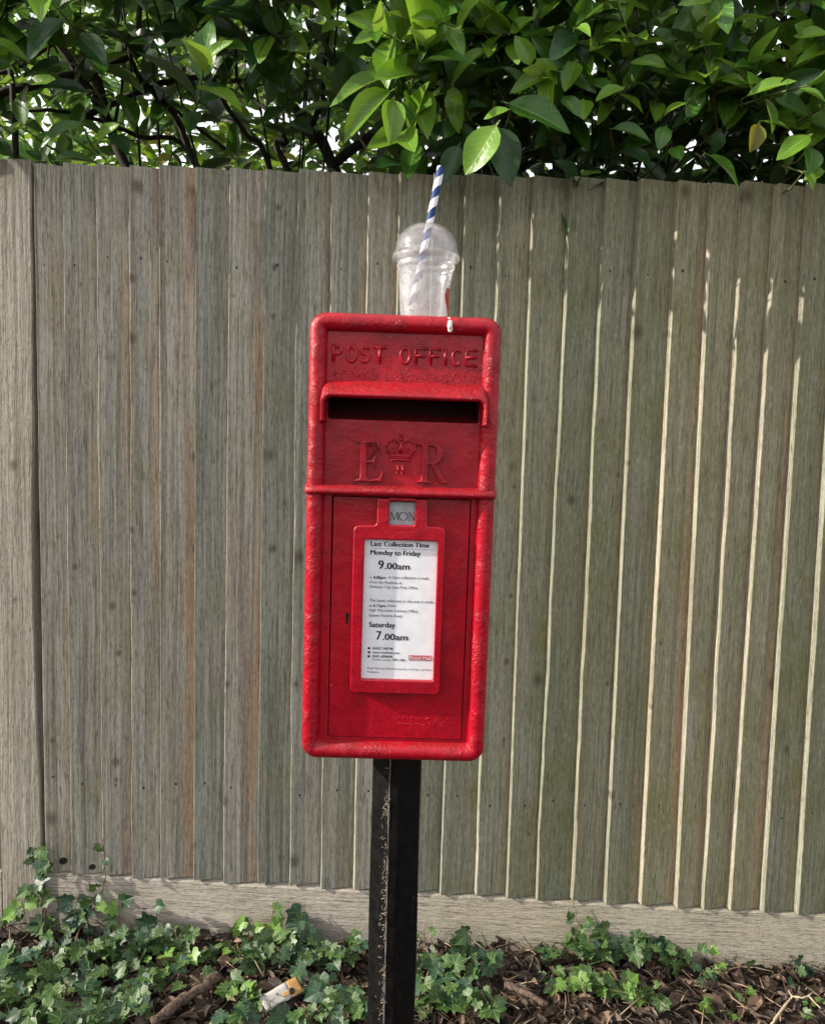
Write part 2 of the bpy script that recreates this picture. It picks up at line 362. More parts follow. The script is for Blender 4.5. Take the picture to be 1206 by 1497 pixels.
# ------------------------------------------------------------------ fence
EDGE = [(-0.894, -0.889), (-0.817, -0.81), (-0.74, -0.736), (-0.671, -0.664), (-0.587, -0.582), (-0.509, -0.508), (-0.428, -0.423), (-0.353, -0.344), (-0.276, -0.266), (-0.192, -0.185), (-0.123, -0.113), (-0.046, -0.041), (0.026, 0.028), (0.102, 0.114), (0.177, 0.19), (0.26, 0.262), (0.336, 0.348), (0.412, 0.428), (0.496, 0.512), (0.57, 0.598), (0.641, 0.662), (0.713, 0.725), (0.782, 0.803), (0.855, 0.885)]
nail_me = None
def nail_mesh():
    b = MB(); n = 8
    b.lathe([(0.0, -0.0), (0.0032, -0.0), (0.0037, 0.0008), (0.0037, 0.004)], n)
    return mesh('nail', [(v.x, v.z, v.y) for v in b.v], [tuple(reversed(f)) for f in b.f], M_NAIL)
nail_me = nail_mesh()
def board(parent, xt, xb, nxt, nxb, z0, z1, first=False):
    """one feather-edge board: thick left edge proud, face falling back to the right under the next board"""
    rows = 30; v = []; f = []
    TH = 0.0215 + rng.uniform(-0.0015, 0.0015)
    ph = [rng.uniform(0, 6.3) for _ in range(4)]; amp = rng.choice([0.0002, 0.0003, 0.0003, 0.0010])
    dip = rng.uniform(0.2, 1.5); lap = 0.020
    x_org = xb
    for i in range(rows + 1):
        s = i / rows; z = z0 + (z1 - z0) * s
        xa = xb + (xt - xb) * s - x_org
        w = (nxb - xb) + ((nxt - xt) - (nxb - xb)) * s
        e = amp * (math.sin(9 * z + ph[0]) + math.sin(23 * z + ph[1]) + 0.6 * math.sin(57 * z + ph[2])) * (1 + 2.0 * math.exp(-((z - dip) / 0.07) ** 2) * (amp > 0.001))
        sl = TH / (w - 0.0045)
        k = 0.0012
        sec = [(xa + e + k, 0.0002), (xa + e * 1.0, k), (xa + e * 0.4 - 0.0042, TH), (xa + w + lap, TH + 0.012 + 0.003), (xa + w + lap, sl * (w + lap)), (xa + w * 0.5, sl * w * 0.5 + 0.0004 * math.sin(3 * z + ph[3]))]
        v += [(a, b, z - z0) for a, b in sec]
    K = 6
    for i in range(rows):
        for j in range(K):
            a, b = i * K + j, i * K + (j + 1) % K
            f.append((a, a + K, b + K, b))
    f.append(tuple(range(K))); f.append(tuple(rows * K + j for j in range(K - 1, -1, -1)))
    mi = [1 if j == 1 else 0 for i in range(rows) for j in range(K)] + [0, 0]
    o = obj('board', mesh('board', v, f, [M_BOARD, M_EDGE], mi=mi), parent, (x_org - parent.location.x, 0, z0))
    sl = TH / ((nxb - xb) - 0.0045)
    for zz in (1.655, 0.405):
        for q in range(1):
            if rng.random() < 0.12: continue
            zl = zz + rng.uniform(-0.012, 0.012); s = (zl - z0) / (z1 - z0)
            lx = 0.020 + rng.uniform(-0.006, 0.014)
            nx = (xt - xb) * s + lx
            obj('nail', nail_me, o, (nx, sl * lx - 0.0002, zl - z0))
    return o
def fence_panel(edges, label, z0=0.166, z1=1.866, gx0=None, gx1=None):
    root = empty('board_fence', (edges[0][1], 0.0, 0.0)); tag(root, label, 'fence', 'close boarded fence panels')
    bs = []
    for i in range(len(edges) - 1):
        (a, b), (c_, d) = edges[i], edges[i + 1]
        k = (edges[i][0] + 0.95) / 1.9
        bs.append(board(root, a, b, c_, d, z0 + rng.uniform(-0.004, 0.003), 1.873 - 0.016 * k + rng.uniform(-0.003, 0.003)))
    x0, x1 = gx0 - root.location.x, gx1 - root.location.x
    # gravel board: long horizontal plank under the boards, slightly uneven
    nx = 40; v = []; f = []
    for i in range(nx + 1):
        x = x0 + (x1 - x0) * i / nx; w = 0.0012 * math.sin(7 * x + 1) + 0.0008 * math.sin(23 * x)
        for yy, zz in ((0.0085, -0.03), (0.0085, 0.018), (0.0078, 0.09), (0.0082, 0.156), (0.0105, 0.160), (0.045, 0.160), (0.045, -0.03)):
            v.append((x, yy + (w if yy < 0.03 else 0), zz + (w * 0.7 if zz > 0.1 else 0)))
    for i in range(nx):
        for j in range(7):
            a, b = i * 7 + j, i * 7 + (j + 1) % 7
            f.append((a, a + 7, b + 7, b) if False else (a, b, b + 7, a + 7))
    f += [tuple(range(6, -1, -1)), tuple(nx * 7 + j for j in range(7))]
    obj('gravel_board', mesh('gravel_board', v, f, M_GRAVEL), root)
    for z in (0.37, 1.0, 1.62):
        b = MB(); b.add([(x0, 0.040, z), (x0, 0.095, z + 0.045), (x0, 0.095, z - 0.0 + 0.0), (x0, 0.040, z + 0.07), (x1, 0.040, z), (x1, 0.095, z + 0.045), (x1, 0.095, z), (x1, 0.040, z + 0.07)],
                        [(0, 2, 1, 3), (4, 7, 5, 6), (0, 4, 6, 2), (2, 6, 5, 1), (1, 5, 7, 3), (3, 7, 4, 0)])
        b.build('rail', M_RAIL, root)
    return root, bs
left_e = [(-1.68 + 0.077 * i, -1.68 + 0.077 * i) for i in range(9)]
main_e = [(-0.962, -0.953)] + EDGE + [(0.930, 0.962), (1.006, 1.040), (1.083, 1.117)]
right_e = [(1.260 + 0.077 * i, 1.075 + 0.077 * i) for i in range(9)]
panel, boards = fence_panel(main_e, 'weathered grey fence panel of overlapping vertical boards behind the red post box', gx0=-0.9605, gx1=1.138)
fence_panel(left_e, 'fence panel beyond the post on the ivy covered side', gx0=-1.69, gx1=-1.072)
fence_panel(right_e, 'fence panel past the post at the bare leaf litter end', gx0=1.252, gx1=1.90)
for lx, lz, r in ((-0.915, 0.192, 0.0085), (-0.842, 0.180, 0.0075)):
    i = 0 if lx < -0.89 else 1
    bx = boards[i]; loc = bx.location; b = MB()
    k = lx - (panel.location.x + loc.x); sl = 0.0205 / (0.072)
    n = 14
    b.add([(r * math.cos(6.2832 * j / n) * (1 + 0.1 * math.sin(3 * j)), 0, r * 0.9 * math.sin(6.2832 * j / n)) for j in range(n)] + [(r * 1.2 * math.cos(6.2832 * j / n), 0.004, r * 1.1 * math.sin(6.2832 * j / n)) for j in range(n)],
          [tuple(range(n - 1, -1, -1))] + [(j, (j + 1) % n, n + (j + 1) % n, n + j) for j in range(n)])
    o = b.build('knot_hole', M_HOLE, bx, loc=(k, sl * k - 0.0006, lz - loc.z)); o.rotation_euler = (0, 0, math.atan(sl))
def fence_post(x0, x1, label, zt):
    root = empty('fence_post', ((x0 + x1) / 2, 0.04, 0)); tag(root, label, 'fence post', 'square fence posts')
    h = (x1 - x0) / 2; b = MB(); rows = 24; k = 0.003; v = []; f = []
    for i in range(rows + 1):
        z = -0.12 + (zt + 0.12) * i / rows; e = 0.0008 * math.sin(6 * z) + 0.0005 * math.sin(21 * z)
        sh = 0.006 * (z - 0.2) / 1.7 * -1 - 0.011 * math.exp(-((z - 0.85) / 0.5) ** 2)
        v += [(x + e + sh, y, z) for x, y in ((-h + k, -0.039), (h - k, -0.039), (h, -0.039 + k), (h, 0.05), (-h, 0.05), (-h, -0.039 + k))]
    for i in range(rows):
        for j in range(6):
            a, c_ = i * 6 + j, i * 6 + (j + 1) % 6; f.append((a, c_, c_ + 6, a + 6))
    f += [tuple(range(5, -1, -1)), tuple(rows * 6 + j for j in range(6))]
    obj('shaft', mesh('shaft', v, f, M_POST), root)
    return root
fence_post(-1.066, -0.963, 'plain wooden fence post with ivy climbing at its foot', 1.878)
fence_post(1.142, 1.246, 'plain wooden fence post at the bare end of the main panel', 1.872)

# ------------------------------------------------------------------ post box on its post
PB = empty('post_box', (-0.0581, -0.7735, 0.0), rad(3))
tag(PB, 'red cast iron post box on a black post, plastic cup on top', 'post box')
ZB = 0.825                                   # underside of the box above ground
X0, X1, Z0, Z1 = -0.1268, 0.1282, ZB, ZB + 0.6105
def loft_box(name, m, prof, r0, parent, x0=X0, x1=X1, z0=Z0, z1=Z1, back=True):
    n = 10; v = []; f = []; K = 4 * (n + 1)
    for ins, y in prof:
        v += [(x, y, z) for x, z in rrect(x0 + ins, x1 - ins, z0 + ins, z1 - ins, max(r0 - ins, 0.003), n)]
    for i in range(len(prof) - 1):
        for j in range(K):
            a, b = i * K + j, i * K + (j + 1) % K; f.append((a, b, b + K, a + K))
    if back: f.append(tuple(range(K - 1, -1, -1)))
    me = mesh(name, v, f, m, True); me.flip_normals(); me.set_sharp_from_angle(angle=rad(48)); return obj(name, me, parent)
# rounded rim running round the whole face, and the casing behind it
prof = [(0.008, 0.172), (0.003, 0.170), (0.0, 0.165), (0.0, 0.016)]
for i in range(9):
    a = math.pi * i / 8; prof.append((0.0118 - 0.0118 * math.cos(a), 0.0125 - 0.0125 * math.sin(a)))
prof += [(0.0245, 0.0150), (0.0250, 0.020)]
# casing split in two shells of one casting: casing (sides) and rim (front roll)
loft_box('casing', M_RED_ROUGH, prof[:4] + [(0.0, 0.0135)], 0.022, PB)
loft_box('rim', M_RED_ROUGH, [(0.0004, 0.0150)] + prof[4:], 0.022, PB, back=False)
IX0, IX1 = X0 + 0.0235, X1 - 0.0235
HS = ZB + 0.4705; HT = ZB + 0.5060           # slot
plate('upper_panel', [rrect(IX0, IX1, ZB + 0.376, Z1 - 0.0235, 0.004, 3), rrect(-0.1008, 0.1030, HS, HT, 0.004, 3)[::-1]], 0.013, 0.006, 0.0005, M_RED, PB)
b = MB()                                     # the throat of the slot: sloping chute, roof, sides
xa, xb_ = -0.1010, 0.1032
b.add([(xa, 0.0185, HS + .0006), (xb_, 0.0185, HS + .0006), (xb_, 0.046, HS + 0.010), (xa, 0.046, HS + 0.010), (xa, 0.050, HS - 0.010), (xb_, 0.050, HS - 0.010), (xa, 0.120, HS - 0.010), (xb_, 0.120, HS - 0.010),
       (xa, 0.0185, HT), (xb_, 0.0185, HT), (xa, 0.120, HT), (xb_, 0.120, HT)],
      [(0, 1, 2, 3), (3, 2, 5, 4), (4, 5, 7, 6), (6, 7, 11, 10), (8, 10, 11, 9), (0, 3, 4, 6, 10, 8), (1, 9, 11, 7, 5, 2)])
b.build('slot_throat', M_INSIDE, PB)
# hood over the slot: an upside-down U, sloping forward
def uprof(x0, x1, zt, zb, r, n=5):
    p = [(x0, zb)]
    for i in range(n + 1):
        a = math.pi - math.pi / 2 * i / n; p.append((x0 + r + r * math.cos(a), zt - r + r * math.sin(a)))
    for i in range(n + 1):
        a = math.pi / 2 - math.pi / 2 * i / n; p.append((x1 - r + r * math.cos(a), zt - r + r * math.sin(a)))
    p.append((x1, zb)); return p
rings = [(uprof(-0.107, 0.1105, ZB + 0.5225, ZB + 0.462, 0.012), 0.0135), (uprof(-0.108, 0.1115, ZB + 0.5215, ZB + 0.463, 0.012), 0.008), (uprof(-0.108, 0.1115, ZB + 0.512, ZB + 0.465, 0.012), -0.008),
         (uprof(-0.1075, 0.111, ZB + 0.5055, ZB + 0.4665, 0.011), -0.017), (uprof(-0.1065, 0.110, ZB + 0.5030, ZB + 0.4675, 0.011), -0.0195), (uprof(-0.1045, 0.108, ZB + 0.5008, ZB + 0.468, 0.010), -0.0195),
         (uprof(-0.1025, 0.106, ZB + 0.4985, ZB + 0.468, 0.009), -0.017), (uprof(-0.1015, 0.1035, ZB + 0.4992, ZB + 0.467, 0.008), 0.0135)]
v = [(x, y, z) for p, y in rings for x, z in p]; K = len(rings[0][0]); f = []
for i in range(len(rings) - 1):
    for j in range(K - 1): a = i * K + j; f.append((a, a + K, a + K + 1, a + 1))
f.append(tuple(i * K for i in range(len(rings) - 1, -1, -1))); f.append(tuple(i * K + K - 1 for i in range(len(rings))))
me = mesh('hood', v, f, M_RED_ROUGH, True); me.set_sharp_from_angle(angle=rad(55)); obj('hood', me, PB)
# raised lettering POST OFFICE (round-topped cast strokes)
def stroke_letter(name, paths, x0, w, zb, h, r, parent, m, y=0.0128):
    b = MB()
    for p in paths:
        pts = [Vector((x0 + a * w, y, zb + c_ * h)) for a, c_ in p]
        b.tube(pts, r, 8, squash=(1, 1.0, 1))
        for q in (pts[0], pts[-1]): b.ball(q, r * 0.99, nu=8, nv=5)
    return b.build(name, m, parent, True)
def arc(cx, cy, rx, ry, a0, a1, n=10): return [(cx + rx * math.cos(rad(a0 + (a1 - a0) * i / n)), cy + ry * math.sin(rad(a0 + (a1 - a0) * i / n))) for i in range(n + 1)]
GL = {'P': [[(0, 0), (0, 1)], [(0, 1), (.5, 1)] + arc(.5, .74, .5, .26, 80, -90, 8) + [(0, .48)]],
      'O': [arc(.5, .5, .5, .5, 90, 450, 20)],
      'S': [arc(.5, .75, .48, .25, 30, 250, 8) + arc(.5, .26, .5, .26, 80, -150, 10)],
      'T': [[(0, 1), (1, 1)], [(.5, 1), (.5, 0)]], 'F': [[(0, 0), (0, 1), (1, 1)], [(0, .53), (.8, .53)]],
      'I': [[(.5, 0), (.5, 1)]], 'C': [arc(.55, .5, .55, .5, 50, 310, 14)], 'E': [[(1, 0), (0, 0), (0, 1), (1, 1)], [(0, .52), (.85, .52)]]}
for ch, a, b_ in (('P', 75, 130), ('O', 172, 236), ('S', 272, 324), ('T', 365, 440), ('O', 552, 618), ('F', 660, 735), ('F', 765, 830), ('I', 855, 885), ('C', 922, 975), ('E', 1020, 1090)):
    u = lambda x: -0.0945 + (x - 75) / 1015 * 0.1905
    stroke_letter('letter_' + ch.lower(), GL[ch], u(a), u(b_) - u(a), ZB + 0.5472, 0.0202, 0.0025, PB, M_RED)
# royal cypher
E_ = [(0, 0), (.95, 0), (1, .24), (.95, .24), (.84, .09), (.5, .05), (.42, .10), (.42, .46), (.62, .46), (.68, .36), (.73, .36), (.73, .64), (.68, .64), (.62, .53), (.42, .53), (.42, .95), (.72, .95), (.80, .80), (.86, .80), (.84, 1), (0, 1), (0, .965), (.16, .94), (.20, .9), (.20, .1), (.16, .06), (0, .035)]
R_ = [(0, 0), (.52, 0), (.52, .035), (.40, .06), (.38, .10), (.38, .46), (.46, .46), (.70, .08), (.80, 0), (1.02, 0), (1.02, .035), (.93, .07), (.64, .49), (.78, .56), (.86, .68), (.85, .82), (.74, .95), (.55, 1), (0, 1), (0, .965), (.14, .94), (.17, .9), (.17, .1), (.14, .06), (0, .035)]
Rh = [(.38, .53), (.50, .53), (.60, .58), (.64, .68), (.64, .80), (.60, .89), (.5, .94), (.38, .94)]
def fit(p, u0, u1, z0, z1): return [(u0 + a * (u1 - u0), z0 + c_ * (z1 - z0)) for a, c_ in p]
plate('letter_e_serif', [fit(E_, -0.0628, -0.0235, ZB + 0.3875, ZB + 0.4425)], 0.0080, 0.0060, 0.0014, M_RED, PB, True)
plate('letter_r_serif', [fit(R_, 0.0205, 0.0630, ZB + 0.3880, ZB + 0.4415), fit(Rh, 0.0205, 0.0630, ZB + 0.3880, ZB + 0.4415)[::-1]], 0.0080, 0.0060, 0.0014, M_RED, PB, True)
b = MB(); cz = ZB + 0.4155
def cp(px, py): return Vector((-0.0210 + (px - 295) * (0.0395 / 510.0), 0.0122, ZB + 0.4549 - (py - 145) * (0.0395 / 545.0)))
for s in (1, -1):
    X = lambda x: 555 + s * (x - 555)
    out = [cp(X(365), 545), cp(X(310), 470), cp(X(300), 390), cp(X(340), 320), cp(X(400), 285), cp(X(450), 290), cp(X(500), 330)]
    b.tube(out, [0.0016] * 7, 8)
    for q in out[1:6]: b.ball(q + Vector((0, -0.0008, 0)), 0.0017, nu=8, nv=5)
    b.tube([cp(X(420), 520), cp(X(455), 490), cp(X(460), 420), cp(X(500), 365)], 0.0013, 8); b.ball(cp(X(415), 430), 0.0016, nu=8, nv=5)
    b.tube([cp(X(520), 520), cp(X(535), 450), cp(X(545), 330)], 0.0013, 8)
b.tube([cp(555, 530), cp(555, 300)], 0.0016, 8); b.ball(cp(553, 270), 0.0028, nu=10, nv=6); b.ball(cp(553, 178), 0.0022, nu=10, nv=6)
b.tube([cp(525, 215), cp(585, 215)], 0.0010, 8)
for yy, hw, r in ((575, 190, 0.0014), (605, 178, 0.0012), (650, 170, 0.0020)):
    b.tube([cp(555 - hw, yy + 12), cp(555 - hw / 2, yy), cp(555, yy - 4), cp(555 + hw / 2, yy), cp(555 + hw, yy + 12)], r, 8)
b.build('crown_emblem', M_RED, PB, True)
b = MB()
for x in (515, 600):
    b.tube([cp(x, 775), cp(x, 900)], 0.0013, 8)
    for yy in (775, 900): b.tube([cp(x - 30, yy), cp(x + 30, yy)], 0.0009, 8)
b.build('numeral_two', M_RED, PB, True)
# drip bar between the two halves
b = MB(); sec = [(0.0135, 0.383), (0.006, 0.3825), (0.000, 0.3805), (-0.0045, 0.377), (-0.0055, 0.3735), (-0.0035, 0.3705), (0.001, 0.3690), (0.0135, 0.3680)]
xs_ = [X0 - 0.0015, X0 + 0.0005, X0 + 0.003] + [X0 + 0.003 + (X1 - X0 - 0.006) * i / 12 for i in range(1, 12)] + [X1 - 0.003, X1 - 0.0005, X1 + 0.0015]
v = []
for i, x in enumerate(xs_):
    k = 0.55 if i in (0, len(xs_) - 1) else (0.85 if i in (1, len(xs_) - 2) else 1.0)
    v += [(x, 0.0135 + (y - 0.0135) * k, ZB + 0.3755 + (z - 0.3755) * (0.6 + 0.4 * k)) for y, z in sec]
K = len(sec); f = [(i * K + j, i * K + (j + 1) % K, (i + 1) * K + (j + 1) % K, (i + 1) * K + j) for i in range(len(xs_) - 1) for j in range(K)]
f += [tuple(range(K - 1, -1, -1)), tuple((len(xs_) - 1) * K + j for j in range(K))]
me = mesh('drip_bar', v, f, M_RED_ROUGH, True); me.set_sharp_from_angle(angle=rad(60)); obj('drip_bar', me, PB)
# lower recess: backing, flange, door
DX0, DX1, DZ0, DZ1 = -0.0900, 0.0955, ZB + 0.0300, ZB + 0.3665
plate('recess_back', [rrect(IX0 - 0.001, IX1 + 0.001, ZB + 0.0215, ZB + 0.374, 0.003, 3)], 0.0235, 0.004, 0.0003, M_GAP, PB)
plate('door_surround', [rrect(IX0, IX1, ZB + 0.0230, ZB + 0.3685, 0.004, 3), [(DX0 - 0.0022, DZ1 + 0.0005), (DX0 - 0.0012, DZ0 - 0.0012), (DX1 + 0.0012, DZ0 - 0.0012), (DX1 + 0.0012, DZ1 + 0.0005)]], 0.0140, 0.008, 0.0006, M_RED_SMOOTH, PB)
door = plate('door', [rrect(DX0, DX1, DZ0, DZ1, 0.002, 3)], 0.0125, 0.0095, 0.0007, M_RED_SMOOTH, PB)
FY = 0.0010                                  # front of the notice frame
fo = [(0.0555, 0.0965), (0.0610, 0.0985), (0.0632, 0.1035), (0.0628, 0.3235), (0.0605, 0.3280), (0.0560, 0.3295), (0.0395, 0.3300), (0.0375, 0.3320), (0.0368, 0.3660), (-0.0306, 0.3660), (-0.0300, 0.3340), (-0.0315, 0.3305), (-0.0340, 0.3290), (-0.0550, 0.3285), (-0.0595, 0.3265), (-0.0614, 0.3215), (-0.0610, 0.1040), (-0.0595, 0.0995), (-0.0550, 0.0970)]
fo = [(a, ZB + c_) for a, c_ in fo]
frame = plate('notice_frame', [fo, rrect(-0.0462, 0.0530, ZB + 0.1160, ZB + 0.3100, 0.003, 3)[::-1], rrect(-0.0138, 0.0208, ZB + 0.3305, ZB + 0.3655, 0.002, 3)[::-1]], FY, 0.0114, 0.0018, M_RED_SMOOTH, PB, True)
M_PAPER = NT('laminated_paper'); t = M_PAPER; co = t.coord(); nn = t.noise(co, 60, 4, 0.6)
c = t.mix(t.ramp(nn, 0.35, 0.7), (0.70, 0.71, 0.76), (0.78, 0.79, 0.83)); c = t.mix(t.ramp(t.noise(co, 190, 3, 0.6), 0.64, 0.74, 0, 0.35), c, (0.5, 0.47, 0.47))
M_PAPER = t.done(c, 0.30, None, 0.5)
PY = FY + 0.0075
notice = plate('notice_sheet', [rrect(-0.0468, 0.0536, ZB + 0.1152, ZB + 0.3108, 0.002, 2)], PY, 0.0010, 0.0, M_PAPER, PB)
M_INK = simple('black_ink', (0.012, 0.012, 0.016), 0.5); M_INK2 = simple('grey_ink', (0.06, 0.06, 0.075), 0.5); M_LOGO = simple('faded_red_print', (0.55, 0.13, 0.17), 0.5); M_LOGOT = simple('pale_print', (0.80, 0.66, 0.68), 0.5)
TY = PY - 0.0004
for s, u0, u1, z, bold, ink in (
        ('Last Collection Time', -0.0379, 0.0419, 0.3032, 0.025, M_INK), ('Monday to Friday', -0.0380, 0.0304, 0.2915, 0.025, M_INK),
        ('9', -0.0269, -0.0192, (0.2692, 0.2812), 0.020, M_INK), ('.00am', -0.0180, 0.0162, (0.2692, 0.2780), 0.020, M_INK),
        ('A', -0.0379, -0.0352, 0.2568, 0.0, M_INK2), ('4.00pm', -0.0334, -0.0158, 0.2572, 0.020, M_INK), ('or later collection is made', -0.0130, 0.0427, 0.2580, 0.004, M_INK2),
        ('from the Postbox at', -0.0377, 0.0059, 0.2506, 0.004, M_INK2), ('Holtspur Top Lane Post Office', -0.0378, 0.0274, 0.2443, 0.004, M_INK2),
        ('The latest collection in the area is made', -0.0374, 0.0496, 0.2253, 0.004, M_INK2), ('at', -0.0376, -0.0338, 0.2180, 0.004, M_INK2), ('6.15pm', -0.0322, -0.0148, 0.2182, 0.020, M_INK), ('from', -0.0122, -0.0012, 0.2186, 0.004, M_INK2),
        ('High Wycombe Delivery Office,', -0.0374, 0.0296, 0.2117, 0.004, M_INK2), ('Queen Victoria Road', -0.0376, 0.0073, 0.2045, 0.004, M_INK2),
        ('Saturday', -0.0372, -0.0010, 0.1912, 0.025, M_INK), ('7', -0.0270, -0.0196, (0.1706, 0.1826), 0.020, M_INK), ('.00am', -0.0184, 0.0169, (0.1706, 0.1794), 0.020, M_INK),
        ('03457 740740', -0.0313, -0.0035, 0.1583, 0.016, M_INK), ('www.royalmail.com', -0.0312, 0.0056, 0.1527, 0.012, M_INK), ('0345 6000606', -0.0310, -0.0035, 0.1471, 0.016, M_INK),
        ('Postbox number', -0.0309, -0.0050, 0.1425, 0.0, M_INK2), ('HP9 148D', -0.0035, 0.0142, 0.1428, 0.016, M_INK),
        ('Royal Mail uses dedicated security markings to protect', -0.0379, 0.0505, 0.1302, 0.0, M_INK2), ('Postboxes', -0.0378, -0.0213, 0.1250, 0.0, M_INK2)):
    text('printed_line', s, u0, u1, 0 if isinstance(z, tuple) else ZB + z, TY, ink, notice, bold * 1.4, (ZB + z[0], ZB + z[1]) if isinstance(z, tuple) else None)
plate('printed_rule', [[(-0.0379, ZB + 0.2971), (0.0494, ZB + 0.2974), (0.0494, ZB + 0.2977), (-0.0379, ZB + 0.2974)]], TY, 0.0003, 0.0, M_INK2, notice)
for z in (0.1580, 0.1523, 0.1467): plate('printed_icon', [rrect(-0.0380, -0.0345, ZB + z - 0.0012, ZB + z + 0.0018, 0.0008, 2)], TY, 0.0003, 0.0, M_INK, notice)
plate('printed_logo', [rrect(0.0188, 0.0502, ZB + 0.1428, ZB + 0.1502, 0.0006, 2)], TY, 0.0003, 0.0, M_LOGO, notice)
text('printed_line', 'Royal Mail', 0.0202, 0.0490, ZB + 0.1462, TY - 0.0003, M_LOGOT, notice, 0.012)
M_PLATE = simple('grey_day_plate', (0.30, 0.31, 0.33), 0.45, 0.12, 90)
dayp = plate('day_plate', [rrect(-0.0150, 0.0220, ZB + 0.3295, ZB + 0.3612, 0.001, 2)], FY + 0.0080, 0.001, 0.0, M_PLATE, PB)
def stroke2d(name, strokes, y, m, parent):
    b = MB()
    for (a, c_), (d, e), w in strokes:
        p, q = Vector((a, c_)), Vector((d, e)); nrm = Vector((-(q - p).y, (q - p).x)).normalized() * w / 2
        b.add([(r.x, y, r.y) for r in (p + nrm, p - nrm, q - nrm, q + nrm)], [(0, 1, 2, 3)])
    return b.build(name, m, parent)
zt, zb2 = ZB + 0.3475, ZB + 0.3368
TK, TN = 0.0011, 0.0005
st = [((-0.0122, zb2), (-0.0110, zt), TN), ((-0.0110, zt), (-0.0068, zb2), TK), ((-0.0068, zb2), (-0.0032, zt), TN), ((-0.0032, zt), (-0.0020, zb2), TK), ((-0.0136, zb2), (-0.0108, zb2), TN), ((-0.0034, zb2), (-0.0008, zb2), TN), ((-0.0124, zt), (-0.0104, zt), TN), ((-0.0036, zt), (-0.0016, zt), TN)]
el = [(0.0052 + 0.0058 * math.cos(6.2832 * i / 24), (zt + zb2) / 2 + 0.0055 * math.sin(6.2832 * i / 24)) for i in range(25)]
st += [(el[i], el[i + 1], 0.0005 + 0.0007 * abs(math.cos(6.2832 * (i + .5) / 24))) for i in range(24)]
st += [((0.0132, zb2), (0.0132, zt), TN), ((0.0132, zt), (0.0202, zb2), TK), ((0.0202, zb2), (0.0202, zt), TN), ((0.0120, zb2), (0.0146, zb2), TN), ((0.0118, zt), (0.0136, zt), TN), ((0.0190, zt), (0.0206, zt), TN)]
stroke2d('day_lettering', st, FY + 0.0076, M_INK, dayp)
# keyhole with a small escutcheon, cast maker's marks, bird dropping
plate('keyhole', [fit([(0.5 + .5 * math.cos(a * .7854), .75 + .25 * math.sin(a * .7854)) for a in range(-1, 6)] + [(.28, 0), (.75, .02)], -0.0705, -0.0648, ZB + 0.1902, ZB + 0.2062)], 0.0120, 0.002, 0.0002, M_GAP, door)
b = MB()
for i in range(11): b.ball((-0.0865 + i * 0.0047, 0.0122, ZB + 0.3475 + 0.0006 * math.sin(i * 2.1)), 0.0009, nu=6, nv=4)
for i in range(6): b.ball((-0.075 + i * 0.0041, 0.0122, ZB + 0.3560 + 0.0012 * math.sin(i * 1.7)), 0.0008, nu=6, nv=4)
b.build('cast_dots', M_RED_SMOOTH, door, True)
b = MB(); r2 = random.Random(4)
for row, (u0, u1, z) in enumerate(((-0.004, 0.050, 0.0585), (0.002, 0.046, 0.0500))):
    u = u0
    while u < u1:
        b.ball((u, 0.0124, ZB + z + r2.uniform(-0.0012, 0.0012)), r2.uniform(0.0007, 0.0011), nu=6, nv=4, sc=(1.3, 0.35, 1.4)); u += r2.uniform(0.0018, 0.0034)
b.build('cast_marks', M_RED_SMOOTH, door, True)
b = MB(); r2 = random.Random(9)
for i in range(90):
    u = r2.gauss(0.062, 0.020); z = r2.gauss(0.055, 0.011)
    if -0.08 < u < 0.093 and 0.034 < z < 0.085: b.ball((u, 0.0124, ZB + z), r2.uniform(0.0005, 0.0009), nu=5, nv=4, sc=(1, 0.45, 1))
for i in range(150):
    u = r2.uniform(-0.095, 0.098); z = 0.5235 + abs(r2.gauss(0, 0.0085))
    b.ball((u, 0.0130, ZB + z), r2.uniform(0.0005, 0.0012), nu=5, nv=4, sc=(1.4, 0.7, 1))
tag(b.build('paint_blisters', M_RED_ROUGH, PB, True), kind='stuff')
M_DROP = simple('bird_dropping', (0.72, 0.70, 0.66), 0.8, 0.1)
b = MB()
for q, rr in (((0.0580, 0.0045, 0.6045), 0.0030), ((0.0583, 0.0008, 0.6005), 0.0033), ((0.0585, -0.0002, 0.5965), 0.0030), ((0.0588, 0.0014, 0.5925), 0.0032)):
    b.ball((q[0] + rng.uniform(-.0006, .0006), q[1] - 0.0002, ZB + q[2]), rr * rng.uniform(1.0, 1.25), sc=(1, 0.42, 1.25))
b.build('bird_dropping', M_DROP, PB, True)
# the post: square black bar with broad chamfers, one corner towards the road
t = NT('black_bitumen_paint'); co = t.coord(); n1 = t.noise(co, 70, 4, 0.65); n2 = t.noise(co, 520, 4, 0.7)
c = t.mix(t.ramp(n1, 0.3, 0.7), (0.0022, 0.0022, 0.0026), (0.005, 0.0047, 0.0047)); c = t.mix(t.ramp(n2, 0.67, 0.74, 0, 0.9), c, (0.14, 0.12, 0.11))
c = t.mix(t.math('MULTIPLY', t.ramp(t.noise(t.mapv(co, (60, 60, 9)), 1, 4, 0.7), 0.60, 0.70, 0, 0.7), t.ramp(n2, 0.55, 0.66)), c, (0.16, 0.115, 0.08))
M_BLACK = t.done(c, t.ramp(n1, 0.3, 0.7, 0.36, 0.6), t.bump(t.math('ADD', n1, n2), 0.5, 0.002), 0.12)
b = MB(); R = 0.0390; k = 0.30; base = []
for a in (-90, 0, 90, 180):
    A = Vector((math.cos(rad(a)), math.sin(rad(a)))) * R; P = Vector((-A.y, A.x))
    base += [A * 0.86 + P * -0.24, A * 0.93 + P * -0.16, A * 0.93 + P * 0.16, A * 0.86 + P * 0.24]
base = [Matrix.Rotation(rad(-6), 2) @ p for p in base]
zs = [-0.25] + [0.0 + 0.85 * i / 20 for i in range(21)]
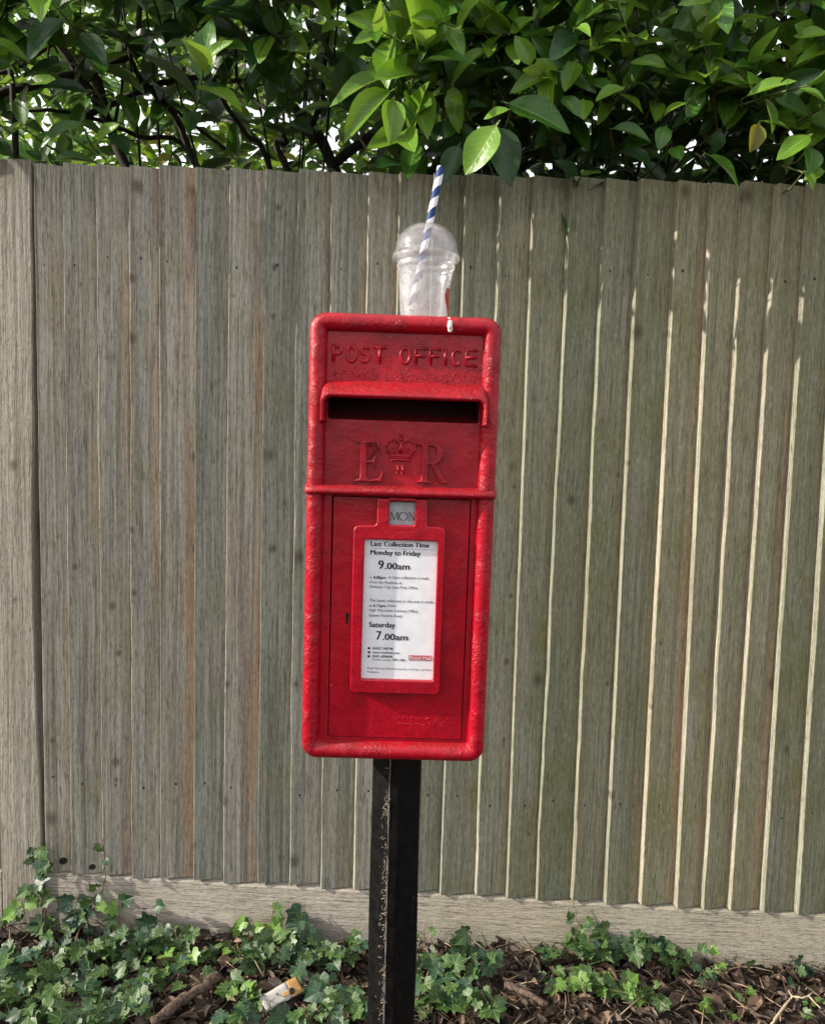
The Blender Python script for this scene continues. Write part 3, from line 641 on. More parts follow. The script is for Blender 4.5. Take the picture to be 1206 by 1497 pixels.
v = [(p.x + 0.0006 * math.sin(17 * z + i), p.y + 0.085, z - 0.0) for z in zs for i, p in enumerate(base)]; K = len(base)
v = [(x + 0.0075 + 0.006 * (0.8 - z), y, z) for x, y, z in v]
f = [(i * K + j, i * K + (j + 1) % K, (i + 1) * K + (j + 1) % K, (i + 1) * K + j) for i in range(len(zs) - 1) for j in range(K)]
f += [tuple(range(K - 1, -1, -1)), tuple((len(zs) - 1) * K + j for j in range(K))]
me = mesh('post', v, f, M_BLACK); obj('post', me, PB)
# added rib on the post corner, the ridge highlight painted in pale grey, with dry debris and cobweb caught along it
t = NT('painted_ridge_highlight'); co = t.coord(); n1 = t.noise(t.mapv(co, (300, 300, 40)), 1, 4, 0.7)
M_RIDGE_HL = t.done(t.mix(t.ramp(n1, 0.42, 0.60), (0.010, 0.010, 0.011), (0.17, 0.155, 0.15)), 0.4, t.bump(n1, 0.5, 0.002), 0.5)
def ridge(z): return Vector((-0.0100 + 0.0075 + 0.006 * (0.8 - z), 0.085 - 0.0350, z))
b = MB(); b.tube([ridge(0.02 + 0.80 * i / 30) for i in range(31)], [0.0013 + 0.0005 * math.sin(i * 1.7) for i in range(31)], 6); b.build('ridge_highlight', M_RIDGE_HL, PB, True)
b = MB(); r2 = random.Random(12)
for i in range(230):
    z = min(0.815, max(0.05, r2.choice([0.74, 0.73, 0.65, 0.60, 0.56, 0.53, 0.47, 0.43, 0.38, r2.uniform(0.3, 0.8), r2.uniform(0.3, 0.8)]) + r2.gauss(0, 0.014)))
    q = -abs(r2.gauss(0, 0.0045)); p = ridge(z) + Vector((q, -0.0012 - q * 0.80, 0))
    d = Vector((r2.gauss(0, 0.5), r2.gauss(0, 0.2), r2.gauss(0, 1))).normalized() * r2.uniform(0.0006, 0.0036)
    b.tube([p - d, p + d], r2.uniform(0.0002, 0.0006), 4)
tag(b.build('debris', simple('dry_debris', (0.28, 0.22, 0.17), 0.9, 0.5, 300), PB), kind='stuff')

# ------------------------------------------------------------------ plastic cup and straw
CUPZ = Z1 - 0.0005; CUP = pt(620, 470, -0.694); CX_, CY_ = CUP.x, -0.694
cup = empty('plastic_cup', (CX_, CY_, CUPZ), 0); tag(cup, 'clear plastic cup with domed lid standing on the red post box', 'cup')
def plastic(name, milk, tint=(0.93, 0.93, 0.95)):
    t = NT(name); co = t.coord(); n = t.noise(co, 90, 4, 0.6)
    tr = t.n.new('ShaderNodeBsdfTransparent'); tr.inputs[0].default_value = (0.97, 0.97, 0.98, 1)
    df = t.n.new('ShaderNodeBsdfDiffuse'); df.inputs[0].default_value = (*tint, 1)
    tl = t.n.new('ShaderNodeBsdfTranslucent'); tl.inputs[0].default_value = (*tint, 1)
    gl = t.n.new('ShaderNodeBsdfGlossy'); gl.inputs['Roughness'].default_value = 0.13
    t.l.new(t.bump(n, 0.25, 0.002), gl.inputs['Normal'])
    m1 = t.n.new('ShaderNodeMixShader'); m1.inputs[0].default_value = 0.5; t.l.new(df.outputs[0], m1.inputs[1]); t.l.new(tl.outputs[0], m1.inputs[2])
    m2 = t.n.new('ShaderNodeMixShader'); t.put(m2.inputs[0], t.ramp(n, 0.3, 0.75, milk * 0.65, min(1, milk * 1.4))); t.l.new(tr.outputs[0], m2.inputs[1]); t.l.new(m1.outputs[0], m2.inputs[2])
    fr = t.n.new('ShaderNodeFresnel'); fr.inputs[0].default_value = 1.5
    m3 = t.n.new('ShaderNodeMixShader'); t.l.new(t.math('ADD', t.math('MULTIPLY', fr.outputs[0], 0.8), 0.03, clamp=True), m3.inputs[0]); t.l.new(m2.outputs[0], m3.inputs[1]); t.l.new(gl.outputs[0], m3.inputs[2])
    t.l.new(m3.outputs[0], t.o.inputs[0]); t.n.remove(t.b); return t.mat
M_CUP = plastic('misted_clear_plastic', 0.40); M_LID = plastic('clear_lid_plastic', 0.20)
def dent(v):
    """the wall is pressed in a little on the right below the middle"""
    out = []
    for p in v:
        a = math.atan2(p.y + 0.012, p.x); k = math.exp(-((p.z - 0.040) / 0.022) ** 2 - (a / 0.55) ** 2)
        out.append(Vector((p.x * (1 - 0.13 * k), p.y, p.z)))
    return out
b = MB(); prof_c = [(0.002, 0.004), (0.026, 0.0035), (0.0300, 0.0012), (0.0322, 0.0), (0.0330, 0.002), (0.0332, 0.006), (0.0350, 0.020), (0.0362, 0.036), (0.0372, 0.050), (0.0382, 0.062), (0.0390, 0.072), (0.0394, 0.0735), (0.0408, 0.0745), (0.0410, 0.079), (0.0402, 0.081), (0.0404, 0.0865), (0.0415, 0.089), (0.0418, 0.0925), (0.0440, 0.0935)]
b.lathe(prof_c, 56); b.v = dent(b.v); b.build('cup_body', M_CUP, cup, True)
b = MB(); pl = [(0.0445, 0.0850), (0.0472, 0.0868), (0.0478, 0.0895), (0.0470, 0.0925), (0.0452, 0.0945), (0.0436, 0.0960), (0.0437, 0.0985)]
for i in range(1, 11):
    a = rad(8 + 68 * i / 10); pl.append((0.0442 * math.cos(a) ** 0.9, 0.0985 + 0.0385 * math.sin(a)))
pl += [(0.0085, 0.1372)]
b.lathe(pl, 56)
lid = b.build('lid', M_LID, cup, True)
b = MB()
for j in range(28):
    a = 2 * math.pi * j / 28; b.ball((0.0455 * math.cos(a), 0.0455 * math.sin(a), 0.0948), 0.0010, nu=5, nv=4)
b.build('lid_beading', M_LID, lid, True)
# red print on the side of the cup
b = MB(); n1_, n2_ = 8, 12; v = []; f = []
for i in range(n2_ + 1):
    z = 0.010 + 0.038 * i / n2_; rr = 0.0331 + (z / 0.072) * 0.0058 + 0.0005
    hw = 0.42 * math.sin(math.pi * (0.08 + 0.84 * i / n2_)) ** 0.7
    for j in range(n1_ + 1):
        a = -0.10 + hw * (2 * j / n1_ - 1) + 0.10 * math.sin(5 * i / n2_); v.append(Vector((rr * math.cos(a), rr * math.sin(a), z)))
v = [p * 1.0 for p in dent(v)]
f = [(i * (n1_ + 1) + j, i * (n1_ + 1) + j + 1, (i + 1) * (n1_ + 1) + j + 1, (i + 1) * (n1_ + 1) + j) for i in range(n2_) for j in range(n1_)]
obj('red_print', mesh('red_print', v, f, simple('cup_red_print', (0.50, 0.03, 0.04), 0.4), True), cup)
# straw
t = NT('striped_paper'); co = t.coord(); s = t.sep(co)
ang = t.math('DIVIDE', t.math('ARCTAN2', s[1], s[0]), 2 * math.pi); ph = t.math('FRACT', t.math('ADD', t.math('SUBTRACT', t.math('DIVIDE', s[2], 0.0300), ang), 10.62))
c = t.mix(t.ramp(ph, 0.49, 0.505), (0.78, 0.78, 0.80), (0.012, 0.040, 0.150)); c = t.mix(t.ramp(ph, 0.992, 0.999), c, (0.78, 0.78, 0.80))
M_STRAW = t.done(c, 0.6, None, 0.3)
s_top = pt(644.5, 244, -0.690); s_bot = pt(603, 447, -0.712); s_bot = s_bot
ax = (s_top - s_bot).normalized(); Ls = (s_top - s_bot).length; sb_ = s_bot - ax * 0.006
b = MB(); b.lathe([(0.0046, 0.0), (0.0052, 0.0), (0.0052, Ls + 0.006), (0.0046, Ls + 0.006), (0.0046, 0.0)], 24)
st_ = b.build('paper_straw', M_STRAW, None, True); st_.data.set_sharp_from_angle(angle=rad(40))
st_.location = sb_; st_.rotation_mode = 'QUATERNION'; st_.rotation_quaternion = ax.to_track_quat('Z', 'Y')
tag(st_, 'blue and white striped paper straw in the domed plastic cup', 'straw')

# ------------------------------------------------------------------ leaves
def laurel_leaf(i):
    r = random.Random(100 + i); nu, nv = 4, 7; v = []; f = []; uv = []
    bend = r.uniform(0.10, 0.55); fold = r.uniform(0.10, 0.38); tw = r.uniform(-0.5, 0.5); wav = r.uniform(0.0, 0.025); side = r.uniform(-0.12, 0.12)
    for a in range(nv + 1):
        s = a / nv; w = 0.235 * (math.sin(math.pi * min(1, s ** 0.85)) ** 0.78) * (1 - 0.15 * s) + 0.006
        if a == nv: w = 0.004
        yc = s - 0.06 * bend * s * s; zc = -bend * 0.42 * s * s; xc = side * s * s
        for b_ in range(nu + 1):
            q = 2 * b_ / nu - 1; x = q * w; z = abs(q) ** 1.4 * w * fold * 2 + wav * math.sin(9 * s + 3 * q) * abs(q)
            ct, st = math.cos(tw * s), math.sin(tw * s)
            v.append((xc + x * ct - z * st, yc, zc + x * st + z * ct)); uv.append((b_ / nu, s))
    for a in range(nv):
        for b_ in range(nu):
            k = a * (nu + 1) + b_; f.append((k, k + 1, k + nu + 2, k + nu + 1))
    # petiole
    p = len(v); v += [(-0.012, 0.0, 0), (0.012, 0.0, 0), (0.009, -0.11, -0.01), (-0.009, -0.11, -0.01)]; uv += [(0.5, 0)] * 4; f.append((p, p + 3, p + 2, p + 1))
    return np.array(v), f, uv
def ivy_leaf(i):
    r = random.Random(300 + i)
    half = [(0.0, 0.23), (0.10, 0.06), (0.27, 0.00), (0.36, 0.10), (0.47, 0.26), (0.41, 0.37), (0.37, 0.43), (0.43, 0.56), (0.44, 0.66), (0.33, 0.66), (0.22, 0.67), (0.11, 0.86), (0.0, 1.02)]
    if i % 3 == 1: half = [(a * 0.86, b_) for a, b_ in half]
    if i % 3 == 2: half = [(a * (1.06 if b_ < 0.8 else 0.9), b_ * 0.92) for a, b_ in half]
    half = [(a + (r.uniform(-0.02, 0.02) if a > 0 else 0), b_ + r.uniform(-0.02, 0.02)) for a, b_ in half]
    bend = r.uniform(0.05, 0.6); fold = r.uniform(0.02, 0.30); v = []; uv = []; f = []
    def P(x, y):
        z = abs(x) * fold - bend * 0.45 * max(0, y - 0.2) ** 2 + 0.035 * math.sin(7 * x + 5 * y + i) - 0.35 * bend * max(0, abs(x) - 0.25) ** 1.5
        v.append((x, y, z)); uv.append((0.5 + x, y))
    for s in (1, -1):
        base = len(v)
        mids = [(0.0, 0.24), (0.0, 0.45), (0.0, 0.70), (0.0, 1.02)]
        for x, y in half: P(s * x, y)
        m0 = len(v)
        P(s * 0.14, 0.28); P(s * 0.16, 0.47); P(0, 0.24); P(0, 0.46); P(0, 0.72)
        h = lambda k: base + k
        A, B, C, D, E_i = m0, m0 + 1, m0 + 2, m0 + 3, m0 + 4
        tr = [(0, 1, C), (1, 2, A, C), (2, 3, A), (3, 4, 5, A), (5, 6, B, A), (6, 7, 8, 9), (6, 9, B), (9, 10, B), (10, 11, E_i), (11, 12, E_i), (B, 10, E_i, D), (A, B, D, C)]
        for q in tr:
            q = tuple((h(k) if k <= 12 and k not in (A, B, C, D, E_i) else k) for k in q) if base == 0 else tuple((base + k if k <= 12 else k) for k in q)
            f.append(q if s == 1 else tuple(reversed(q)))
    p = len(v)
    for x, y, z in ((-0.012, 0.24, 0), (0.012, 0.24, 0), (0.010, -0.15, -0.12), (-0.010, -0.15, -0.12)): v.append((x, y, z - 0.004)); uv.append((0.5, 0.24))
    f.append((p, p + 3, p + 2, p + 1))
    return np.array(v), f, uv
LAUREL = [laurel_leaf(i) for i in range(6)]; IVY = [ivy_leaf(i) for i in range(6)]
LME = {(i, m): mesh('leaf', *LAUREL[i][:2], LF[m], True, uv=LAUREL[i][2]) for i in range(6) for m in range(4)}
IME = {(i, m): mesh('leaf', *IVY[i][:2], IV[m], True, uv=IVY[i][2]) for i in range(6) for m in range(3)}
def frame_mat(base, direc, normal, L, w=1.0):
    y = Vector(direc).normalized(); z = Vector(normal); z = z - y * z.dot(y)
    z = z.normalized() if z.length > 1e-4 else y.orthogonal().normalized(); x = y.cross(z)
    m = Matrix.Identity(4)
    for i in range(3): m[i][0], m[i][1], m[i][2], m[i][3] = x[i] * L * w, y[i] * L, z[i] * L, base[i]
    return m
def stuff_mesh(name, items, protos, mats, parent=None):
    """many leaves joined: items = (matrix, variant, material)"""
    V = []; Fc = []; MI = []; UV = []; off = 0
    for m, i, k in items:
        p, f, uv = protos[i]; A = np.array(m)
        V.append(p @ A[:3, :3].T + A[:3, 3]); Fc += [tuple(q + off for q in g) for g in f]; MI += [k] * len(f); UV += uv; off += len(p)
    return obj(name, mesh(name, np.concatenate(V), Fc, mats, True, MI, UV), parent)

# ------------------------------------------------------------------ laurel hedge
class Shrub:
    def __init__(s, name, loc, label, cat='shrub', group=None):
        s.root = empty(name, loc); tag(s.root, label, cat, group); s.o = Vector(loc); s.leaves = []; s.wood = MB(); s.twigs = MB()
    def leaf(s, base, direc, normal, L, m, w=1.0, hero=False):
        s.leaves.append((frame_mat(Vector(base) - s.o, direc, normal, L, w), rng.randrange(6), m, hero))
    def twig(s, p, d, n, L=0.11, length=0.22, mats=(0, 0, 2, 1), face=Vector((0, -0.5, 0.8))):
        d = Vector(d).normalized(); p = Vector(p); a = d.orthogonal().normalized(); b_ = d.cross(a); ph = rng.uniform(0, 6.3)
        pts = [p, p + d * length * 0.5 + Vector((rng.uniform(-.01, .01), rng.uniform(-.01, .01), 0)), p + d * length]
        s.twigs.tube([q - s.o for q in pts], [0.0030, 0.0024, 0.0016], 5, caps=False)
        for i in range(n):
            q = i / max(1, n - 1); w = ph + i * 2.4; rad_ = a * math.cos(w) + b_ * math.sin(w)
            base = p + d * length * (0.25 + 0.75 * q)
            dr = rad_ * (1.0 - 0.45 * q) + d * (0.25 + 0.75 * q) + Vector((0, 0, -0.15 + rng.uniform(-.2, .2)))
            nr = d * 0.8 + face * 0.7 - rad_ * 0.2 + Vector((rng.uniform(-.3, .3), rng.uniform(-.3, .3), rng.uniform(-.2, .2)))
            sz = L * rng.uniform(0.75, 1.15) * (1.0 - 0.25 * (q > 0.85))
            s.leaf(base, dr, nr, sz, rng.choice(mats) if q < 0.8 or 1 not in mats else rng.choice((0, 1, 1)), rng.uniform(0.85, 1.15))
    def branch(s, pts, r0, r1, n=7):
        pts = [Vector(p) for p in pts]; out = []; k = len(pts)
        for i in range(k - 1):
            p0, p1, p2, p3 = pts[max(0, i - 1)], pts[i], pts[i + 1], pts[min(k - 1, i + 2)]
            for j in range(5):
                t_ = j / 5; out.append(0.5 * ((2 * p1) + (p2 - p0) * t_ + (2 * p0 - 5 * p1 + 4 * p2 - p3) * t_ ** 2 + (3 * p1 - p0 - 3 * p2 + p3) * t_ ** 3))
        out.append(pts[-1]); N = len(out)
        out = [p + Vector((rng.uniform(-1, 1), rng.uniform(-1, 1), rng.uniform(-1, 1))) * r0 * 0.22 for p in out]
        s.wood.tube([p - s.o for p in out], [r0 + (r1 - r0) * i / (N - 1) for i in range(N)], n, caps=True)
    def finish(s, maxp=300):
        if s.wood.v: s.wood.build('branch', M_BARK, s.root, True)
        if s.twigs.v: tag(s.twigs.build('twig', M_TWIG, s.root, True), kind='stuff')
        def key(it):
            x, y, w = to_px(Vector(it[0].translation) + s.o); L = it[0].col[1].length
            inside = -40 < x < 1246 and -60 < y < 290
            return -(1000 if it[3] else 0) - (L / w if inside else 0) * (2.0 - (it[0].translation.y + s.o.y))
        ls = sorted(s.leaves, key=key)
        for m, i, k, h in ls[:maxp]: obj('leaf', LME[(i, k)], s.root, mat=m)
        if ls[maxp:]: tag(stuff_mesh('foliage', [(m, i, k) for m, i, k, h in ls[maxp:]], LAUREL, LF, s.root), kind='stuff')

SH = [Shrub('laurel_shrub', (-0.72, 0.42, 0.0), 'open laurel shrub with dark bare branches showing above the fence', group='laurels behind the fence'),
      Shrub('laurel_shrub', (0.10, 0.42, 0.0), 'laurel shrub with pale leaves hanging over the fence above the cup', group='laurels behind the fence'),
      Shrub('laurel_shrub', (0.85, 0.42, 0.0), 'dense dark laurel shrub above the sunlit board edges', group='laurels behind the fence')]
def c5(x, y, d): return pt(x / 2, y / 2, d)
def c6(x, y, d): return pt(603 + x / 2, y / 2, d)
A_, B_, C_ = SH
# bare branches of the open shrub, read from the photograph, standing 0.2 to 0.6 m behind the fence
def ext(p, q, k): return Vector(q) + (Vector(q) - Vector(p)).normalized() * k
A_.branch([(-0.72, 0.45, 0.02), (-0.70, 0.44, 0.9), (-0.62, 0.42, 1.5), c5(365, 470, .40), c5(310, 340, .38), c5(240, 230, .36), c5(130, 60, .36), c5(60, -60, .40)], 0.017, 0.009)
A_.branch([c5(310, 340, .38), c5(270, 215, .36), c5(130, 240, .33), c5(0, 270, .30), c5(-120, 300, .28)], 0.013, 0.011)
A_.branch([c5(270, 205, .36), c5(370, 165, .38), c5(400, 100, .42), c5(420, -60, .45)], 0.013, 0.007)
A_.branch([(-0.66, 0.44, 1.2), (-0.50, 0.50, 1.6), c5(575, 480, .46), c5(520, 350, .44), c5(440, 260, .42), c5(400, 210, .40), c5(360, 100, .38), c5(360, -40, .38)], 0.012, 0.005)
A_.branch([(-0.60, 0.44, 1.4), c5(570, 478, .48), c5(400, 395, .44), c5(250, 340, .40), c5(110, 320, .36), c5(-40, 330, .35)], 0.008, 0.004)
A_.branch([(-0.40, 0.52, 1.5), c5(790, 490, .50), c5(720, 390, .48), c5(640, 270, .46), c5(600, 180, .44), c5(560, 20, .44)], 0.009, 0.004)
A_.branch([c5(250, 340, .4), c5(310, 310, .42), c5(450, 250, .44), c5(560, 225, .44), c5(660, 235, .45), c5(740, 228, .45), c5(800, 180, .46), c5(930, 115, .42)], 0.010, 0.005)
A_.branch([c5(-60, 230, .30), c5(60, 190, .30), c5(150, 130, .34), c5(230, 80, .36)], 0.006, 0.003)
A_.branch([c5(45, 470, .28), c5(40, 300, .28), c5(25, 150, .30), c5(10, -30, .32)], 0.009, 0.006)
A_.branch([c5(660, 435, .5), c5(560, 360, .48), c5(500, 310, .46), c5(430, 250, .44)], 0.006, 0.003)
A_.branch([c5(360, 470, .40), c5(330, 420, .40), c5(340, 340, .40), c5(362, 200, .40), c5(350, 60, .40), c5(310, -20, .40)], 0.006, 0.003)
B_.branch([(0.06, 0.46, 0.02), (0.05, 0.45, 1.0), c5(975, 497, .42), c5(920, 410, .40), c5(870, 330, .38), c5(815, 215, .38), c5(800, 100, .40), c5(760, -60, .42)], 0.019, 0.009)
B_.branch([c5(900, 380, .40), c5(940, 300, .38), c5(950, 180, .36), c5(965, 60, .36)], 0.009, 0.005)
B_.branch([(0.0, 0.46, 1.2), c5(840, 495, .44), c5(838, 420, .44), c5(790, 330, .44), c5(700, 250, .46), c5(690, 120, .46)], 0.011, 0.004)
B_.branch([c5(975, 480, .42), c6(60, 250, .40), c6(160, 120, .38), c6(240, -30, .40)], 0.014, 0.006)
B_.branch([c6(420, 500, .40), c6(400, 300, .36), c6(450, 120, .34), c6(500, -20, .34)], 0.010, 0.005)
C_.branch([(0.85, 0.45, 0.02), (0.80, 0.43, 1.0), c6(900, 510, .40), c6(860, 330, .38), c6(850, 180, .34), c6(860, 60, .32), c6(870, -60, .34)], 0.026, 0.006)
C_.branch([(0.82, 0.43, 1.5), c6(1100, 480, .40), c6(1160, 330, .38), c6(1100, 150, .36), c6(1060, -40, .36)], 0.016, 0.006)
C_.branch([(0.78, 0.43, 1.4), c6(640, 500, .42), c6(600, 300, .40), c6(640, 80, .38), c6(660, -40, .38)], 0.014, 0.005)
# hero leaves (base, tip in the two upper crops; width in the same pixels; tone 0 mid 1 light 2 dark 3 yellow; distance)
H6 = [(245, 365, 158, 512, 110, 1, -.14), (240, 370, 300, 538, 100, 2, -.08), (135, 425, 95, 535, 60, 2, -.06), (282, 318, 206, 345, 46, 1, -.12), (280, 300, 465, 365, 95, 0, -.10), (118, 250, 125, 385, 55, 1, -.05), (222, 145, 100, 220, 36, 1, -.08),
      (345, 190, 310, 92, 60, 1, -.10), (255, 100, 150, 85, 36, 1, -.06), (272, 78, 145, 10, 30, 0, -.05), (285, 95, 352, 38, 62, 1, -.07), (375, 102, 528, 135, 44, 0, -.04), (475, 122, 602, 160, 46, 1, -.05), (742, 196, 645, 155, 42, 1, -.07), (705, 88, 778, 142, 70, 0, -.03),
      (856, 105, 772, 125, 46, 1, -.05), (872, 95, 1050, 5, 42, 1, -.06), (1215, 96, 1118, 90, 42, 1, -.08), (884, 165, 1006, 226, 40, 1, -.07), (975, 282, 1122, 224, 52, 1, -.09), (820, 280, 938, 195, 42, 0, -.06), (1157, 337, 1062, 285, 48, 0, -.06), (1025, 352, 1120, 370, 34, 1, -.08),
      (1012, 362, 990, 437, 60, 3, -.09), (1162, 395, 1064, 450, 54, 1, -.10), (866, 452, 982, 538, 78, 0, -.11), (1165, 430, 1170, 505, 60, 0, -.10), (1206, 500, 1140, 512, 44, 1, -.10), (1150, 500, 1176, 550, 50, 1, -.12), (742, 368, 715, 428, 62, 0, -.05), (585, 375, 702, 396, 46, 0, -.03),
      (735, 338, 797, 288, 50, 1, -.06), (800, 342, 860, 278, 52, 0, -.05), (617, 255, 538, 290, 36, 1, -.07), (510, 238, 602, 266, 60, 0, -.04), (476, 178, 450, 262, 42, 1, -.08), (363, 170, 430, 238, 52, 1, -.09), (62, 206, -6, 190, 46, 0, -.04), (55, 290, 0, 345, 80, 0, -.05), (95, 350, 66, 432, 60, 2, -.02),
      (440, 280, 485, 330, 60, 0, -.09), (500, 290, 505, 345, 50, 1, -.06), (700, 200, 775, 215, 50, 0, -.03), (660, 250, 740, 290, 50, 2, -.02), (1000, 110, 1060, 160, 70, 0, -.02), (1090, 40, 1120, 0, 50, 0, -.02), (960, 150, 1040, 200, 60, 2, .0), (760, 430, 790, 460, 70, 0, -.04), (900, 380, 880, 450, 60, 2, -.02),
      (620, 440, 700, 470, 55, 2, .0), (40, 60, 100, 110, 60, 0, -.02), (20, 20, 80, 60, 50, 0, -.02), (560, 95, 620, 60, 44, 1, -.05), (180, 120, 245, 135, 50, 0, -.03), (840, 250, 800, 330, 56, 0, -.04), (690, 30, 610, 0, 40, 1, -.04), (330, 270, 270, 170, 40, 0, -.05), (890, 230, 985, 245, 46, 1, -.05), (1010, 90, 1000, 20, 60, 0, -.03)]
H5 = [(1150, 217, 948, 266, 32, 1, -.06), (1142, 265, 984, 382, 72, 1, -.09), (1152, 290, 1136, 408, 60, 1, -.11), (1160, 226, 1182, 148, 52, 1, -.08), (1165, 212, 1208, 206, 36, 3, -.08), (1160, 300, 1215, 345, 60, 0, -.08), (70, 365, 66, 243, 80, 0, .05), (242, 362, 90, 402, 46, 0, .02), (285, 412, 346, 352, 42, 1, .02), (244, 380, 188, 366, 26, 1, .03), (270, 172, 304, 212, 42, 0, .04),
      (230, 75, 312, 36, 36, 0, .06), (315, 52, 332, -5, 32, 0, .06), (452, 136, 374, 110, 42, 0, .05), (562, 135, 464, 116, 28, 0, .05), (572, 136, 637, 112, 38, 0, .05), (576, 76, 692, 0, 24, 1, .02), (792, 105, 742, 166, 52, 1, .02), (806, 100, 790, 8, 62, 0, .03), (940, 96, 1002, 54, 38, 1, .0), (916, 122, 848, 95, 50, 0, .04), (846, 150, 888, 140, 36, 1, .03),
      (500, 450, 454, 476, 46, 3, .25), (155, 42, 240, 0, 44, 1, .02), (215, 130, 330, 105, 44, 0, .05), (250, 265, 108, 250, 60, 2, .10), (330, 390, 370, 440, 50, 2, .12), (440, 95, 560, 75, 56, 2, .08), (580, 80, 700, 95, 56, 2, .08), (160, 470, 280, 455, 40, 0, .10), (30, 455, -10, 400, 60, 2, .05), (120, 470, 80, 430, 50, 2, .05), (1090, 480, 1180, 470, 70, 2, .05), (930, 30, 965, 5, 40, 1, .03), (1060, 40, 1100, 5, 60, 0, .02), (1140, 100, 1200, 60, 60, 0, .0), (1020, 180, 1060, 230, 46, 2, .04), (650, 140, 712, 130, 36, 0, .04), (720, 90, 790, 70, 60, 2, .06)]
for lst, cf, off in ((H6, c6, 603), (H5, c5, 0)):
    for bx_, by_, tx, ty, w, tone, d in lst:
        p, q = cf(bx_, by_, d), cf(tx, ty, d - 0.02 + rng.uniform(-.02, .03)); L = (q - p).length
        px = off + bx_ / 2; sh = A_ if px < 420 else (B_ if px < 860 else C_)
        ppx = math.hypot(tx - bx_, ty - by_); wfac = min(1.5, max(0.62, (w / ppx) / 0.43))
        nrm = Vector((rng.uniform(-.4, .25), -0.75, 0.62 + rng.uniform(-.25, .25)))
        sh.leaf(p, q - p, nrm, L, tone, wfac, True)
        back = p + Vector((rng.uniform(-.05, .05), 0.10 + rng.random() * 0.08, rng.uniform(-.02, .07)))
        sh.twigs.tube([p - sh.o - (q - p) * 0.08, (p + back) / 2 - sh.o + Vector((0, 0, -.008)), back - sh.o], [0.0016, 0.0022, 0.0028], 5, caps=False)
# sprigs at the front of the hedge
def in_open(x, z): return -1.05 < x < -0.05 and z < 2.08
for i in range(300):
    x = rng.uniform(-1.35, 1.45); z = rng.uniform(1.93, 2.75); y = rng.uniform(0.0, 0.30)
    sh = A_ if x < -0.28 else (B_ if x < 0.46 else C_)
    if in_open(x, z) and rng.random() < 0.70: continue
    d = Vector((rng.uniform(-.5, .5), rng.uniform(-0.9, -0.1), rng.uniform(-.1, 0.9)))
    sh.twig((x, y, z), d, rng.randrange(6, 10), rng.uniform(0.10, 0.145), rng.uniform(0.14, 0.24), (0, 0, 2, 1, 1) if x > -0.2 else (0, 0, 2, 2, 1))
for i in range(46):
    x = rng.uniform(-0.05, 1.05); sh = B_ if x < 0.46 else C_
    sh.twig((x, rng.uniform(-0.05, 0.10), rng.uniform(1.99, 2.36)), (rng.uniform(-.7, .7), rng.uniform(-0.8, -0.1), rng.uniform(-.3, 0.7)), rng.randrange(5, 9), rng.uniform(0.075, 0.115), rng.uniform(0.10, 0.18), (0, 0, 1, 1, 2))
# low skirt on the right, just behind and over the board tops
for i in range(46):
    x = rng.uniform(0.0, 1.4); y = rng.uniform(0.09, 0.28)
    sh = B_ if x < 0.46 else C_
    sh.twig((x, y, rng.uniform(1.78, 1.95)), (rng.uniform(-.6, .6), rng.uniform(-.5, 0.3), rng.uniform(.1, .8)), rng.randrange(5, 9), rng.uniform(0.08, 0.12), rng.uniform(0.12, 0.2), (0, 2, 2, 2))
for i in range(1500):                         # smaller brighter leaves at the back of the open shrub
    x = rng.uniform(-1.7, 0.25); y = rng.uniform(0.75, 1.5); z = rng.uniform(2.0, 2.95)
    (A_ if x < -0.28 else B_).leaf((x, y, z), (rng.uniform(-1, 1), rng.uniform(-1, 1), rng.uniform(-.6, .6)), (rng.uniform(-.6, .3), rng.uniform(-.8, .3), 1), rng.uniform(0.06, 0.105), rng.choice((0, 0, 1, 2)))
# the depth of the hedge: dark inner leaves
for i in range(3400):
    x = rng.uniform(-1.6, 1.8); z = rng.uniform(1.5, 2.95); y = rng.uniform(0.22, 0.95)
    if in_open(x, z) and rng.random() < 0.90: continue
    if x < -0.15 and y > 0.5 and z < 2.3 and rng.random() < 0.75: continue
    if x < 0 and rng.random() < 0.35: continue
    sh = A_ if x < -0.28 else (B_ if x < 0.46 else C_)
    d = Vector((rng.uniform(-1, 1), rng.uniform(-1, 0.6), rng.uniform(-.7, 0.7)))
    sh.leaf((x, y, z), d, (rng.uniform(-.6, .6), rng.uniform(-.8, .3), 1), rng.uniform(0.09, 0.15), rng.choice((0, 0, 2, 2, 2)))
for i in range(26):                           # thin inner stems
    x = rng.uniform(-1.0, 1.1); sh = A_ if x < -0.28 else (B_ if x < 0.46 else C_); y = rng.uniform(.35, .7); x2 = x + rng.uniform(-.35, .35)
    sh.branch([(x, y, 1.2), ((x + x2) / 2 + rng.uniform(-.05, .05), y, 1.9), (x2, y - .1, 2.5)], 0.006, 0.0025, 5)
for sh in SH: sh.finish()

# ------------------------------------------------------------------ lighter growth and a tree beyond the hedge
G = Shrub('laurel_shrub', (-0.9, 2.3, 0.0), 'yellow green sunlit laurel seen through the gap in the hedge', group='laurels behind the fence')
for x in (-1.5, -0.9, -0.3): G.branch([(-0.9, 2.3, 0.0), (x * 0.8 - 0.1, 2.3, 1.0), (x, 2.3, 3.4)], 0.025, 0.006, 6)
for i in range(6500):
    x = rng.uniform(-3.0, 0.45); y = rng.uniform(1.7, 3.3); z = rng.uniform(2.0, 4.3) if i > 700 else rng.uniform(0.5, 2.0)
    if rng.random() < max(0, (z - 3.5) / 1.2): continue
    G.leaf((x, y, z), (rng.uniform(-1, 1), rng.uniform(-1, 1), rng.uniform(-.6, .6)), (rng.uniform(-.6, .3), rng.uniform(-.6, .3), 1), rng.uniform(0.08, 0.13), 3 if rng.random() < .03 else rng.choice((1, 1, 0)))
G.finish(120)
